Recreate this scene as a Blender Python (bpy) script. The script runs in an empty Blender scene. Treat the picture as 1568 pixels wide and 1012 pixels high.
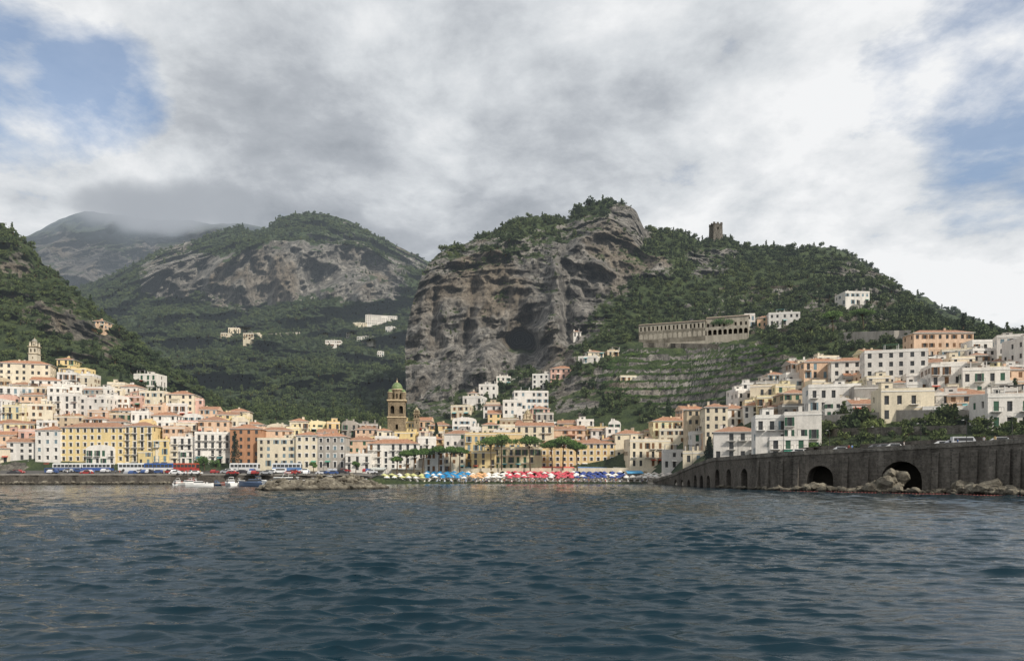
import bpy, math, random
import numpy as np
from mathutils import Vector, Matrix, Euler
from mathutils.bvhtree import BVHTree
random.seed(11); rng=np.random.RandomState(7)
F=1132.4; HX=784.0; HY=724.0; CH=4.0
def W(px,py,D): return Vector(((px-HX)/F*D, D, CH+(HY-py)/F*D))
scene=bpy.context.scene
scene.view_settings.view_transform='Standard'
# ------------------------------------------------------------ noise
perm=np.tile(rng.permutation(256),2)
gr=rng.normal(size=(256,3)); gr/=np.linalg.norm(gr,axis=1)[:,None]
def perlin(x,y,z):
    xi=np.floor(x).astype(int); yi=np.floor(y).astype(int); zi=np.floor(z).astype(int)
    xf=x-xi; yf=y-yi; zf=z-zi
    u=xf*xf*xf*(xf*(xf*6-15)+10); v=yf*yf*yf*(yf*(yf*6-15)+10); w=zf*zf*zf*(zf*(zf*6-15)+10)
    xi&=255; yi&=255; zi&=255
    def g(a,b,c):
        h=perm[perm[perm[(xi+a)&255]+((yi+b)&255)]+((zi+c)&255)]
        G=gr[h]; return G[...,0]*(xf-a)+G[...,1]*(yf-b)+G[...,2]*(zf-c)
    L=lambda a,b,t:a+(b-a)*t
    return L(L(L(g(0,0,0),g(1,0,0),u),L(g(0,1,0),g(1,1,0),u),v),L(L(g(0,0,1),g(1,0,1),u),L(g(0,1,1),g(1,1,1),u),v),w)
def fbm(x,y,z,o=5):
    s=0;a=1.0
    for i in range(o):
        s=s+a*perlin(x,y,z); x=x*2.03+17;y=y*2.03+5;z=z*2.03+9;a*=.5
    return s
def ridged(x,y,z,o=5):
    s=0;a=.5;p=1.0
    for i in range(o):
        n=1-np.abs(perlin(x,y,z))*2; n=n*n
        s=s+a*n*p; p=np.clip(n,0,1); x=x*2.1+7;y=y*2.1+3;z=z*2.1+1;a*=.55
    return s
def sstep(e0,e1,x):
    t=np.clip((x-e0)/(e1-e0),0,1); return t*t*(3-2*t)
# ------------------------------------------------------------ materials
def N(nt,t,**k):
    n=nt.nodes.new(t)
    for a,b in k.items(): setattr(n,a,b)
    return n
def haze_group():  # distance haze painted into the materials as blue-grey emission
    g=bpy.data.node_groups.new('painted_aerial_haze','ShaderNodeTree')
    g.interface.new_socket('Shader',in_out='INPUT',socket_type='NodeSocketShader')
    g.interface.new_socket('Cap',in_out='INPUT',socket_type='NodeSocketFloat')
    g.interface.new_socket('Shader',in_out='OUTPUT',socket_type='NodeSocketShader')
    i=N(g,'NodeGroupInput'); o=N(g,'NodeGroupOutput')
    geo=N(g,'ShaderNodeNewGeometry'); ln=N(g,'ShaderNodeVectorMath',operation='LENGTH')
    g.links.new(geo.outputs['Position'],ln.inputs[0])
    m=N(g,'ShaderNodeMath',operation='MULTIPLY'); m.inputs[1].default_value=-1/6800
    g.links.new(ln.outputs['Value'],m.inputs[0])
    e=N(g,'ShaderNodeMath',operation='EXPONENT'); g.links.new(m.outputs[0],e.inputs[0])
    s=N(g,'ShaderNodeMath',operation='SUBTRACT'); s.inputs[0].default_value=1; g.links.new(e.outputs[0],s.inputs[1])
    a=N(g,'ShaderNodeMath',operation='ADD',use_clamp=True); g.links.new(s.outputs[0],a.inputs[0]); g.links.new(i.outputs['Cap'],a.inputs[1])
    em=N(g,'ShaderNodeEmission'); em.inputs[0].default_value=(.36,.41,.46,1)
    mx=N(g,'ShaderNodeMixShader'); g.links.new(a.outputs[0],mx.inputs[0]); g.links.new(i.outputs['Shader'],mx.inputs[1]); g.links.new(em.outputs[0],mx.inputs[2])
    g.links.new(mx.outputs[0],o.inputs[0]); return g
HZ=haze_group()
def newmat(name,rough=.8,haze=False):
    m=bpy.data.materials.new(name); m.use_nodes=True; nt=m.node_tree
    b=nt.nodes['Principled BSDF']; o=nt.nodes['Material Output']
    b.inputs['Roughness'].default_value=rough; b.inputs['Specular IOR Level'].default_value=.25
    h=None
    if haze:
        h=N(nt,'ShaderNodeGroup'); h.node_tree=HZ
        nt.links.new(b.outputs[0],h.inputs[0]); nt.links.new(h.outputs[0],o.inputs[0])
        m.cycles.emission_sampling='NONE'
    return m,nt,b,h
def pos(nt,scale=(1,1,1)):
    g=N(nt,'ShaderNodeNewGeometry'); v=N(nt,'ShaderNodeVectorMath',operation='MULTIPLY'); v.inputs[1].default_value=scale
    nt.links.new(g.outputs['Position'],v.inputs[0]); return v.outputs[0]
def noise(nt,vec,scale,detail=5,rough=.55,dist=0):
    n=N(nt,'ShaderNodeTexNoise'); n.inputs['Scale'].default_value=scale; n.inputs['Detail'].default_value=detail
    n.inputs['Roughness'].default_value=rough; n.inputs['Distortion'].default_value=dist
    nt.links.new(vec,n.inputs['Vector']); return n.outputs['Fac']
def ramp(nt,fac,stops):
    r=N(nt,'ShaderNodeValToRGB'); e=r.color_ramp.elements
    while len(e)<len(stops): e.new(.5)
    for k,(p,c) in enumerate(stops):
        e[k].position=p; e[k].color=(c[0],c[1],c[2],1) if not isinstance(c,(int,float)) else (c,c,c,1)
    nt.links.new(fac,r.inputs[0]); return r.outputs[0]
def mixc(nt,fac,a,b,bt='MIX'):
    m=N(nt,'ShaderNodeMix',data_type='RGBA',blend_type=bt)
    if isinstance(fac,(int,float)): m.inputs[0].default_value=fac
    else: nt.links.new(fac,m.inputs[0])
    for s,i in ((a,6),(b,7)):
        if isinstance(s,tuple): m.inputs[i].default_value=(s[0],s[1],s[2],1)
        else: nt.links.new(s,m.inputs[i])
    return m.outputs[2]
def math_(nt,op,a,b=None,clamp=False):
    m=N(nt,'ShaderNodeMath',operation=op,use_clamp=clamp)
    for s,i in ((a,0),(b,1)):
        if s is None: continue
        if isinstance(s,(int,float)): m.inputs[i].default_value=s
        else: nt.links.new(s,m.inputs[i])
    return m.outputs[0]
def bump(nt,b,h,dist,strength=1.0):
    n=N(nt,'ShaderNodeBump'); n.inputs['Distance'].default_value=dist; n.inputs['Strength'].default_value=strength
    nt.links.new(h,n.inputs['Height']); nt.links.new(n.outputs[0],b.inputs['Normal'])

def terrain_mat(name,sc=1.0,rockA=(.29,.27,.24),rockB=(.085,.083,.078),warm=(.36,.28,.19),g1=(.028,.046,.016),g2=(.08,.108,.036),cap=None):
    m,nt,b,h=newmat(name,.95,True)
    at=N(nt,'ShaderNodeAttribute'); at.attribute_name='rock'
    P=pos(nt); Pv=pos(nt,(1,1,.28))
    fine=noise(nt,P,.35/sc,6,.65); mid=noise(nt,pos(nt,(1,1,1.6)),.09/sc,5,.6)
    m1=math_(nt,'ADD',at.outputs['Fac'],math_(nt,'ADD',math_(nt,'MULTIPLY',math_(nt,'SUBTRACT',fine,.5),1.3),math_(nt,'MULTIPLY',math_(nt,'SUBTRACT',mid,.52),1.4)))
    mask=ramp(nt,m1,[(.44,0.0),(.53,1.0)])
    streak=noise(nt,Pv,.14/sc,7,.68,.4)
    rock=ramp(nt,streak,[(.34,rockB),(.46,tuple(.55*x for x in rockA)),(.56,rockA),(.7,tuple(1.5*x for x in rockA))])
    big=ramp(nt,noise(nt,Pv,.02/sc,3),[(.5,0.0),(.64,.65)])
    rock=mixc(nt,big,rock,mixc(nt,streak,(.1,.08,.055),warm))
    crack=ramp(nt,noise(nt,Pv,.6/sc,4,.7),[(.36,.2),(.5,1.0)])
    rock=mixc(nt,.85,rock,crack,'MULTIPLY')
    lst=ramp(nt,noise(nt,pos(nt,(.25,.25,1.6)),.09/sc,4,.6),[(.38,.6),(.5,1.0)])
    rock=mixc(nt,.6,rock,lst,'MULTIPLY')
    gn=noise(nt,P,.12/sc,7,.7)
    green=ramp(nt,gn,[(.35,g1),(.5,tuple((x+y)/2 for x,y in zip(g1,g2))),(.62,g2),(.72,(g2[0]*1.5,g2[1]*1.25,g2[2]*1.3))])
    nt.links.new(mixc(nt,mask,green,rock),b.inputs['Base Color'])
    hh=math_(nt,'ADD',noise(nt,Pv,.18/sc,8,.7),math_(nt,'MULTIPLY',fine,.5))
    bump(nt,b,hh,6*sc,1.0)
    if cap:  # summit cloud veil painted on: more haze emission with height
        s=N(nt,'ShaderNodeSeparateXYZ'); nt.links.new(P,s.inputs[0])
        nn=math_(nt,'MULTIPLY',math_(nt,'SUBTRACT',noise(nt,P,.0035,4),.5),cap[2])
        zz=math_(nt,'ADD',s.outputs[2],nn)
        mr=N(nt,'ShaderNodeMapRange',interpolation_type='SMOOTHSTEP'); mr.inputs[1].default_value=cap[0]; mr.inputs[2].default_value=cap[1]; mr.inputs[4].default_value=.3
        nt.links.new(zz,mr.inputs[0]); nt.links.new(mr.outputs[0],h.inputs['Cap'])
    return m
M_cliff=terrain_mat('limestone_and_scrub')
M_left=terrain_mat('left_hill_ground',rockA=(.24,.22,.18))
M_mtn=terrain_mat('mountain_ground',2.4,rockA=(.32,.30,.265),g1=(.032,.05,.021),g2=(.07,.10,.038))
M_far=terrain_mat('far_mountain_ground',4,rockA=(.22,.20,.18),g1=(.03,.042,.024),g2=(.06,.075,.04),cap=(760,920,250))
def wallmat(name,c,stain=.35):
    m,nt,b,h=newmat(name,.9,False)
    P=pos(nt); Pv=pos(nt,(1,1,.25))
    oi=N(nt,'ShaderNodeObjectInfo')
    s=ramp(nt,noise(nt,Pv,.5,6,.65),[(.35,1-stain),(.6,1.0)])
    base=mixc(nt,.8,tuple(c),s,'MULTIPLY')
    rv=ramp(nt,oi.outputs['Random'],[(0,(.84,.84,.85)),(.5,(1,.98,.95)),(1,(1,1,1))])
    base=mixc(nt,1.0,base,rv,'MULTIPLY')
    sp=ramp(nt,noise(nt,P,2.5,4,.6),[(.4,.88),(.6,1.0)])
    nt.links.new(mixc(nt,1.0,base,sp,'MULTIPLY'),b.inputs['Base Color'])
    bump(nt,b,noise(nt,P,4,3),.03)
    return m
WALL={'W':wallmat('white_plaster',(.80,.77,.72),.28),'C':wallmat('cream_plaster',(.77,.69,.54),.25),'Y':wallmat('yellow_plaster',(.80,.64,.34),.2),
'P':wallmat('peach_plaster',(.76,.55,.40)),'K':wallmat('pink_plaster',(.68,.45,.38)),'B':wallmat('beige_plaster',(.60,.50,.36)),'O':wallmat('brick_orange_plaster',(.46,.25,.15)),
'G':wallmat('grey_render',(.44,.41,.37),.4),'L':wallmat('pale_yellow_plaster',(.80,.71,.46),.25),'H':wallmat('ochre_plaster',(.76,.58,.32),.25)}
def simple(name,c,rough=.7,var=.3,scale=1.5,metal=0):
    m,nt,b,h=newmat(name,rough)
    s=ramp(nt,noise(nt,pos(nt),scale,5,.6),[(.3,1-var),(.7,1.0)])
    nt.links.new(mixc(nt,1.0,tuple(c),s,'MULTIPLY'),b.inputs['Base Color']); b.inputs['Metallic'].default_value=metal
    return m
M_glass=simple('window_glass',(.055,.058,.06),.2); M_glass.node_tree.nodes['Principled BSDF'].inputs['Specular IOR Level'].default_value=.5
M_trim=simple('white_trim',(.78,.76,.72),.8,.15)
M_shG=simple('green_shutter',(.05,.12,.08)); M_shB=simple('brown_shutter',(.2,.11,.06)); M_shL=simple('blue_grey_shutter',(.2,.28,.32))
M_rail=simple('iron_railing',(.06,.06,.06),.5)
def tilemat():
    m,nt,b,h=newmat('terracotta_tiles',.9)
    P=pos(nt); oi=N(nt,'ShaderNodeObjectInfo')
    c=ramp(nt,noise(nt,P,1.2,6,.7),[(.3,(.27,.14,.09)),(.5,(.44,.235,.15)),(.7,(.52,.33,.23))])
    rv=ramp(nt,oi.outputs['Random'],[(0,(.75,.82,.88)),(1,(1.0,.95,.9))])
    nt.links.new(mixc(nt,1.0,c,rv,'MULTIPLY'),b.inputs['Base Color'])
    w=N(nt,'ShaderNodeTexWave'); w.inputs['Scale'].default_value=1.6; nt.links.new(P,w.inputs['Vector']); bump(nt,b,w.outputs['Fac'],.08)
    return m
M_tile=tilemat(); M_flat=simple('roof_screed',(.50,.47,.43),.9,.4,.8)
def stonemat(name,c1,c2,mort,sc=.9):
    m,nt,b,h=newmat(name,.95)
    g=N(nt,'ShaderNodeNewGeometry'); s=N(nt,'ShaderNodeSeparateXYZ'); nt.links.new(g.outputs['Position'],s.inputs[0])
    cx=N(nt,'ShaderNodeCombineXYZ'); nt.links.new(math_(nt,'ADD',s.outputs[0],math_(nt,'MULTIPLY',s.outputs[1],.7)),cx.inputs[0]); nt.links.new(s.outputs[2],cx.inputs[1])
    br=N(nt,'ShaderNodeTexBrick'); nt.links.new(cx.outputs[0],br.inputs[0]); br.inputs['Scale'].default_value=sc
    br.inputs['Color1'].default_value=(*c1,1); br.inputs['Color2'].default_value=(*c2,1); br.inputs['Mortar'].default_value=(*mort,1); br.inputs['Mortar Size'].default_value=.02
    P=pos(nt); n=ramp(nt,noise(nt,pos(nt,(1,1,.35)),.25,7,.7),[(.3,.35),(.65,1.2)])
    c=mixc(nt,1.0,br.outputs[0],n,'MULTIPLY')
    n2=ramp(nt,noise(nt,P,1.7,5,.7),[(.35,.65),(.6,1.15)]); c=mixc(nt,1.0,c,n2,'MULTIPLY')
    nt.links.new(c,b.inputs['Base Color']); bump(nt,b,math_(nt,'ADD',br.outputs['Fac'],noise(nt,P,1.5,5)),.15)
    return m
M_stone=stonemat('seawall_stone',(.18,.162,.138),(.145,.13,.112),(.11,.10,.088))
M_tan=stonemat('tan_masonry',(.46,.37,.25),(.38,.30,.2),(.28,.22,.15),1.2)
M_greystone=stonemat('grey_masonry',(.27,.25,.22),(.2,.185,.165),(.14,.13,.11),1.2)
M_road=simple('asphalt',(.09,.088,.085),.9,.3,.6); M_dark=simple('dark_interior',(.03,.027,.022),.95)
M_sand=simple('beach_sand',(.36,.33,.28),.95,.3,.4); M_conc=simple('quay_concrete',(.32,.30,.27),.9,.4,.5)
def rockmat():
    m,nt,b,h=newmat('boulder_stone',.9); P=pos(nt)
    c=ramp(nt,noise(nt,P,.8,7,.7),[(.3,(.07,.062,.05)),(.5,(.18,.16,.125)),(.7,(.33,.30,.235))])
    oi=N(nt,'ShaderNodeObjectInfo'); rv=ramp(nt,oi.outputs['Random'],[(0,.55),(1,1.1)]); c=mixc(nt,1.0,c,rv,'MULTIPLY')
    s=N(nt,'ShaderNodeSeparateXYZ'); nt.links.new(P,s.inputs[0]); wet=ramp(nt,math_(nt,'MULTIPLY',s.outputs[2],.5),[(.1,.22),(.35,1.0)])
    nt.links.new(mixc(nt,1.0,c,wet,'MULTIPLY'),b.inputs['Base Color']); bump(nt,b,noise(nt,P,2,6,.7),.3); return m
M_rock=rockmat()
def leafmat(name,a,bb):
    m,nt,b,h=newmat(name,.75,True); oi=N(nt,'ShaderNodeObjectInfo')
    c=ramp(nt,oi.outputs['Random'],[(0,a),(.6,tuple((x+y)/2 for x,y in zip(a,bb))),(1,bb)])
    n=ramp(nt,noise(nt,pos(nt),.9,3),[(.3,.55),(.7,1.35)])
    big=ramp(nt,noise(nt,pos(nt),.018,4),[(.35,(.72,.78,.8)),(.65,(1.3,1.2,1.0))])
    nt.links.new(mixc(nt,1.0,mixc(nt,1.0,c,n,'MULTIPLY'),big,'MULTIPLY'),b.inputs['Base Color']); return m
M_leaf=leafmat('broadleaf_foliage',(.027,.047,.016),(.092,.122,.040))
M_leafd=leafmat('pine_foliage',(.06,.12,.026),(.09,.16,.038))
M_fir=leafmat('fir_foliage',(.018,.032,.015),(.03,.05,.02))
M_vine=leafmat('vine_foliage',(.055,.115,.024),(.12,.19,.048))
M_bark=simple('bark',(.12,.09,.065),.95,.4)
# ------------------------------------------------------------ mesh builder
class MB:
    def __init__(s): s.v=[];s.f=[];s.m=[]
    def poly(s,pts,m):
        n=len(s.v); s.v+= [tuple(p) for p in pts]; s.f.append(tuple(range(n,n+len(pts)))); s.m.append(m)
    def box(s,x0,x1,y0,y1,z0,z1,m,M=None):
        c=[Vector(p) for p in ((x0,y0,z0),(x1,y0,z0),(x1,y1,z0),(x0,y1,z0),(x0,y0,z1),(x1,y0,z1),(x1,y1,z1),(x0,y1,z1))]
        if M is not None: c=[M@p for p in c]
        for q in ((0,1,5,4),(1,2,6,5),(2,3,7,6),(3,0,4,7),(4,5,6,7),(3,2,1,0)): s.poly([c[i] for i in q],m)
    def frus(s,cx,cy,z0,z1,r0,r1,seg,m,rot=0,cap=True):
        a=[(cx+r0*math.cos(rot+2*math.pi*i/seg),cy+r0*math.sin(rot+2*math.pi*i/seg),z0) for i in range(seg)]
        b=[(cx+r1*math.cos(rot+2*math.pi*i/seg),cy+r1*math.sin(rot+2*math.pi*i/seg),z1) for i in range(seg)]
        for i in range(seg):
            j=(i+1)%seg; s.poly([a[i],a[j],b[j],b[i]],m)
        if cap: s.poly(b,m)
    def dome(s,cx,cy,z0,r,h,seg,m,rings=5):
        for k in range(rings):
            t0=k/rings*math.pi/2; t1=(k+1)/rings*math.pi/2
            s.frus(cx,cy,z0+h*math.sin(t0),z0+h*math.sin(t1),r*math.cos(t0),max(r*math.cos(t1),.02),seg,m,cap=False)
    def tube(s,p,q,r0,r1,seg,m):
        p=Vector(p);q=Vector(q);d=(q-p).normalized(); a=d.orthogonal().normalized(); b=d.cross(a)
        A=[p+(a*math.cos(t)+b*math.sin(t))*r0 for t in [2*math.pi*i/seg for i in range(seg)]]
        B=[q+(a*math.cos(t)+b*math.sin(t))*r1 for t in [2*math.pi*i/seg for i in range(seg)]]
        for i in range(seg): s.poly([A[i],A[(i+1)%seg],B[(i+1)%seg],B[i]],m)
        s.poly(B,m); s.poly(A[::-1],m)
    def obj(s,name,mats,loc=(0,0,0),rz=0,smooth=False):
        me=bpy.data.meshes.new(name); me.from_pydata(s.v,[],s.f)
        for mm in mats: me.materials.append(mm)
        me.polygons.foreach_set('material_index',s.m)
        if smooth: me.polygons.foreach_set('use_smooth',[True]*len(s.f))
        me.update(); o=bpy.data.objects.new(name,me); o.location=loc; o.rotation_euler=(0,0,rz)
        scene.collection.objects.link(o); return o
# ------------------------------------------------------------ terrain loft
TR=[]
def loft(name,cols,sub,dx,mat,relief,rocks,terr=None,nsc=1.0):
    A=np.array(cols,float)
    u=np.array([c[len(c)//2][0] for c in cols],float)
    u=np.maximum.accumulate(u+np.arange(len(u))*1e-3)
    un=np.arange(u[0],u[-1],dx); nC=len(un)
    B=np.empty((nC,A.shape[1],3))
    for r in range(A.shape[1]):
        for k in range(3): B[:,r,k]=np.interp(un,u,A[:,r,k])
    if nC>30:
        ker=np.hanning(11);ker/=ker.sum()
        for r in range(A.shape[1]):
            for k in ((1,) if r>=A.shape[1]-3 else (1,2)):
                pad=np.pad(B[:,r,k],5,mode='edge'); B[:,r,k]=np.convolve(pad,ker,'valid')
    rows=[]; rid=[]
    for r in range(A.shape[1]-1):
        n=sub[r]
        for i in range(n):
            t=i/n; rows.append(B[:,r]*(1-t)+B[:,r+1]*t); rid.append(r+t)
    rows.append(B[:,-1]); rid.append(A.shape[1]-1)
    G=np.stack(rows,1); rid=np.array(rid)[None,:]*np.ones((nC,1))
    px,D,z=G[...,0],G[...,1],G[...,2]
    X=(px-HX)/F*D; py=HY-(z-CH)*F/D
    rk=np.zeros_like(px)
    for cx,cy,rx,ry,st in rocks: rk=np.maximum(rk,st*np.exp(-(((px-cx)/rx)**2+((py-cy)/ry)**2)**2.5))
    d=relief(X,D,z,px,py,rid,rk)
    D2=D+d[0]; s=D2/D
    X2=X*s; z2=CH+(z-CH)*s+d[1]
    tw=np.zeros_like(px)
    if terr is not None:
        tw,st=terr(px,py); q=z2/st; fq=np.floor(q); fr=q-fq; z3=(fq+sstep(.62,.95,fr))*st; z2=z2*(1-tw)+z3*tw
    V=np.stack([X2,D2,z2],-1).reshape(-1,3); nR=G.shape[1]
    i=np.arange(nC-1)[:,None]*nR+np.arange(nR-1)[None,:]; i=i.reshape(-1)
    Fc=np.stack([i,i+nR,i+nR+1,i+1],1)
    me=bpy.data.meshes.new(name); me.vertices.add(len(V)); me.vertices.foreach_set('co',V.ravel())
    me.loops.add(Fc.size); me.loops.foreach_set('vertex_index',Fc.ravel().astype(np.int32))
    me.polygons.add(len(Fc)); me.polygons.foreach_set('loop_start',np.arange(len(Fc))*4); me.polygons.foreach_set('loop_total',np.full(len(Fc),4))
    me.update(calc_edges=True); me.polygons.foreach_set('use_smooth',[True]*len(Fc))
    a=V[Fc[:,1]]-V[Fc[:,0]]; b=V[Fc[:,3]]-V[Fc[:,0]]; nn=np.cross(a,b); ar=np.linalg.norm(nn,axis=1); nn/=ar[:,None]+1e-9
    nz=np.abs(nn[:,2]); nzv=np.zeros(len(V)); cnt=np.zeros(len(V))
    for k in range(4): np.add.at(nzv,Fc[:,k],nz); np.add.at(cnt,Fc[:,k],1)
    nzv/=cnt
    n1=fbm(X2*.03/nsc,D2*.03/nsc,z2*.045/nsc,5).reshape(-1); rkf=rk.reshape(-1); twf=tw.reshape(-1)
    rv=rkf*1.45+n1*.95-(nzv-.5)*1.4*np.clip(rkf*1.5,.25,1)-.16
    rv=np.where((twf>.35)&(nzv<.62),.8,np.where(twf>.35,-.2+n1*.2,rv))
    at=me.attributes.new('rock','FLOAT','POINT'); at.data.foreach_set('value',np.clip(rv,-.4,1.4).astype(np.float32))
    me.materials.append(mat); o=bpy.data.objects.new(name,me); scene.collection.objects.link(o)
    c=V[Fc].mean(1); rvf=rv[Fc].mean(1)
    T=dict(V=V,F=Fc,c=c,area=ar,nz=nz,rv=rvf,obj=o,rid=rid.reshape(-1)[Fc[:,0]])
    TR.append(T); return T
def zz(py,D): return CH+(HY-py)/F*D
def wallD(px): return float(np.interp(px,[-300,0,380,590,1000,1040,1080,1130,1185,1240,1300,1360,1440,1568,1750,2000],[266,266,272,283,276,248,215,190,172,165,160,152,146,133,118,100]))
def roadZ(px): return float(np.interp(px,[-300,380,560,600,1010,1040,1080,1300,1568,2000],[3.2,3.2,3.0,.4,.4,4.0,7.3,8.4,9.4,10]))
def ccol(px,r3,r4,r5,r6,r7,r8,pxs=None):
    D0=wallD(px); zr=roadZ(px); p=pxs or [px]*6
    rt=px>1000; z2=max(zr,2.3) if rt else 2.3; o=8.4 if rt else .4
    c=[(px,D0+o,-3),(px,D0+o+.6,zr-.3),(px,D0+(14 if rt else 18),z2)]
    for (py,D),q in zip((r3,r4,r5,r6,r7,r8),p): c.append((q,D,zz(py,D)))
    q,D,z=c[-1]; c.append((q,D+70,z-12)); c.append((q,D+350,max(z-150,-20))); return c
C=[ccol(612,(705,312),(660,370),(625,560),(560,680),(480,800),(415,900),[612,615,625,640,655,675]),
 ccol(612,(705,312),(655,370),(612,425),(540,455),(485,485),(458,515),[608,603,600,600,609,634]),
 ccol(630,(705,312),(655,365),(610,420),(530,445),(470,465),(418,520),[630,626,622,620,630,648]),
 ccol(660,(705,312),(655,360),(612,410),(530,440),(440,470),(392,540),[660,660,660,658,662,668]),
 ccol(690,(705,312),(655,355),(612,405),(525,440),(430,472),(378,550)),
 ccol(720,(705,312),(650,352),(612,400),(520,440),(420,475),(370,560)),
 ccol(760,(705,312),(648,350),(608,400),(515,440),(410,485),(352,570)),
 ccol(785,(705,312),(645,350),(605,400),(510,440),(400,490),(337,580)),
 ccol(820,(704,312),(645,345),(600,392),(505,435),(400,490),(331,585)),
 ccol(850,(704,310),(645,340),(590,385),(500,430),(400,490),(330,590)),
 ccol(868,(703,310),(645,335),(588,382),(495,435),(395,495),(337,595)),
 ccol(885,(702,308),(645,332),(583,380),(488,440),(388,500),(322,600)),
 ccol(930,(700,305),(645,328),(575,370),(480,450),(372,525),(306,600)),
 ccol(965,(698,300),(642,325),(566,372),(472,460),(380,530),(314,600)),
 ccol(975,(697,300),(640,325),(565,372),(470,460),(385,530),(325,600)),
 ccol(986,(696,298),(640,325),(564,372),(470,460),(390,530),(352,600)),
 ccol(1008,(700,297),(640,324),(562,371),(470,460),(393,532),(355,604)),
 ccol(1026,(700,292),(637,323),(561,371),(470,460),(396,536),(356,606)),
 ccol(1042,(697,284),(634,321),(560,370),(470,460),(398,539),(356,608)),
 ccol(1054,(695,280),(631,320),(560,370),(470,460),(400,540),(361,610)),
 ccol(1070,(692,266),(625,318),(555,370),(470,458),(402,540),(368,612)),
 ccol(1095,(690,250),(618,312),(548,370),(470,454),(406,540),(366,616)),
 ccol(1120,(688,236),(612,305),(542,370),(470,450),(410,540),(366,620)),
 ccol(1135,(686,230),(608,300),(540,368),(470,450),(412,540),(378,620)),
 ccol(1200,(680,208),(598,280),(532,345),(475,430),(420,520),(378,610)),
 ccol(1250,(665,205),(590,272),(528,335),(472,415),(422,495),(385,590)),
 ccol(1290,(650,202),(586,266),(525,328),(470,400),(430,470),(395,560)),
 ccol(1330,(646,198),(582,262),(522,318),(480,380),(445,440),(410,530)),
 ccol(1370,(642,194),(580,255),(520,308),(490,360),(465,410),(434,500)),
 ccol(1398,(642,190),(580,250),(522,302),(500,340),(480,380),(464,450)),
 ccol(1440,(640,187),(580,243),(530,292),(515,320),(505,340),(497,370)),
 ccol(1568,(645,172),(585,222),(548,262),(532,290),(522,310),(514,340)),
 ccol(1760,(645,150),(585,200),(550,240),(532,270),(522,290),(514,320)),
 ccol(2000,(645,130),(585,180),(550,220),(532,250),(522,270),(514,300))]
CAVE=lambda px,py:np.exp(-(((px-798)/23)**2+((py-520-np.abs(px-798)*.25)/15)**2)**2)
def reliefC(X,Y,Z,px,py,rid,rk):
    up=sstep(4.2,5.4,rid); low=sstep(2.5,3.5,rid)
    rib=ridged(X*.017,Y*.017,Z*.005,5)-.55
    rib2=ridged(X*.055+9,Y*.03,Z*.013,4)-.5
    det=fbm(X*.07,Y*.07,Z*.035,5)
    k=.35+.9*np.clip(rk,0,1)
    fade=1-.65*sstep(7.2,8.,rid)
    d=-(rib*38*k*up*fade)-det*8*k*(.2*low+.8*up)-rib2*13*np.clip(rk,0,1)*up*fade
    led=fbm(X*.02,Y*.02,Z*.11,5)*9*up*rk; d=d+led
    cv=CAVE(px,py); d=d*(1-cv)+85*cv+20*np.exp(-(((px-800)/42)**2+((py-525)/40)**2)**1.5)
    d=d+18*np.exp(-(((px-868)/9)**2+((py-480)/60)**2))-14*np.exp(-(((px-850)/14)**2+((py-450)/60)**2))+18*np.exp(-(((px-715+(py-500)*.15)/8)**2+((py-500)/75)**2))+12*np.exp(-(((px-665)/7)**2+((py-470)/60)**2))
    dz=fbm(X*.05,Y*.05,Z*.0,4)*3.2*sstep(4,6,rid)+fbm(X*.02,Y*.02,Z*0,3)*2*low
    return d,dz
def terrC(px,py):
    w=np.exp(-(((px-1085)/175)**2+((py-575)/58)**2)**3); w=np.maximum(w,.8*np.exp(-(((px-1210)/170)**2+((py-475)/38)**2)**3)); return w,4.4
rocksC=[(700,500,135,135,1.05),(810,475,115,120,1.05),(640,530,50,120,1.05),(905,405,78,78,.98),(955,350,44,54,1.0),(885,450,42,65,1.0),(1090,402,48,24,.9),(885,612,48,42,.9),(1350,430,70,36,.7),(1420,662,230,16,.62),(1290,410,50,22,.65),(620,460,20,60,.9),(1000,400,35,35,.7),(740,385,60,22,.75)]
TC=loft('cliff_hillside',C,[2,6,14,40,66,74,74,50,8,6],1.8,M_cliff,reliefC,rocksC,terrC)
def lcol(px,r3,r4,r5,r6,valley=False):
    D0=wallD(px); zr=roadZ(px)
    c=[(px,D0+.4,-3),(px,D0+1,zr-.1 if px<575 else .4),(px,D0+(28 if px<560 else 18),5.0 if px<560 else 2.3)]
    for (py,D) in (r3,r4,r5,r6): c.append((px,D,zz(py,D)))
    q,D,z=c[-1]
    if valley: c.append((q,D+60,z+1)); c.append((q,D+200,z-25))
    else: c.append((q,D+60,z-8)); c.append((q,D+300,max(z-120,-10)))
    return c
L=[lcol(-400,(640,320),(540,370),(400,450),(180,560)),lcol(-150,(650,320),(560,360),(440,430),(270,520)),
 lcol(0,(668,315),(575,355),(450,420),(342,480)),lcol(20,(668,315),(578,353),(460,418),(354,478)),lcol(45,(670,315),(582,352),(478,412),(376,472)),lcol(60,(670,315),(584,352),(485,410),(398,468)),
 lcol(100,(672,315),(592,350),(510,400),(434,460)),lcol(150,(675,315),(602,350),(540,395),(477,450)),lcol(210,(678,315),(615,350),(570,390),(520,440)),
 lcol(270,(680,315),(632,350),(600,390),(572,430)),lcol(340,(690,315),(652,345),(632,380),(616,420)),
 lcol(400,(695,318),(660,350),(640,390),(626,440),True),lcol(500,(698,318),(662,350),(645,400),(634,470),True),lcol(640,(700,320),(665,350),(648,400),(642,470),True),lcol(700,(700,320),(668,350),(655,390),(650,440),True)]
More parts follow.
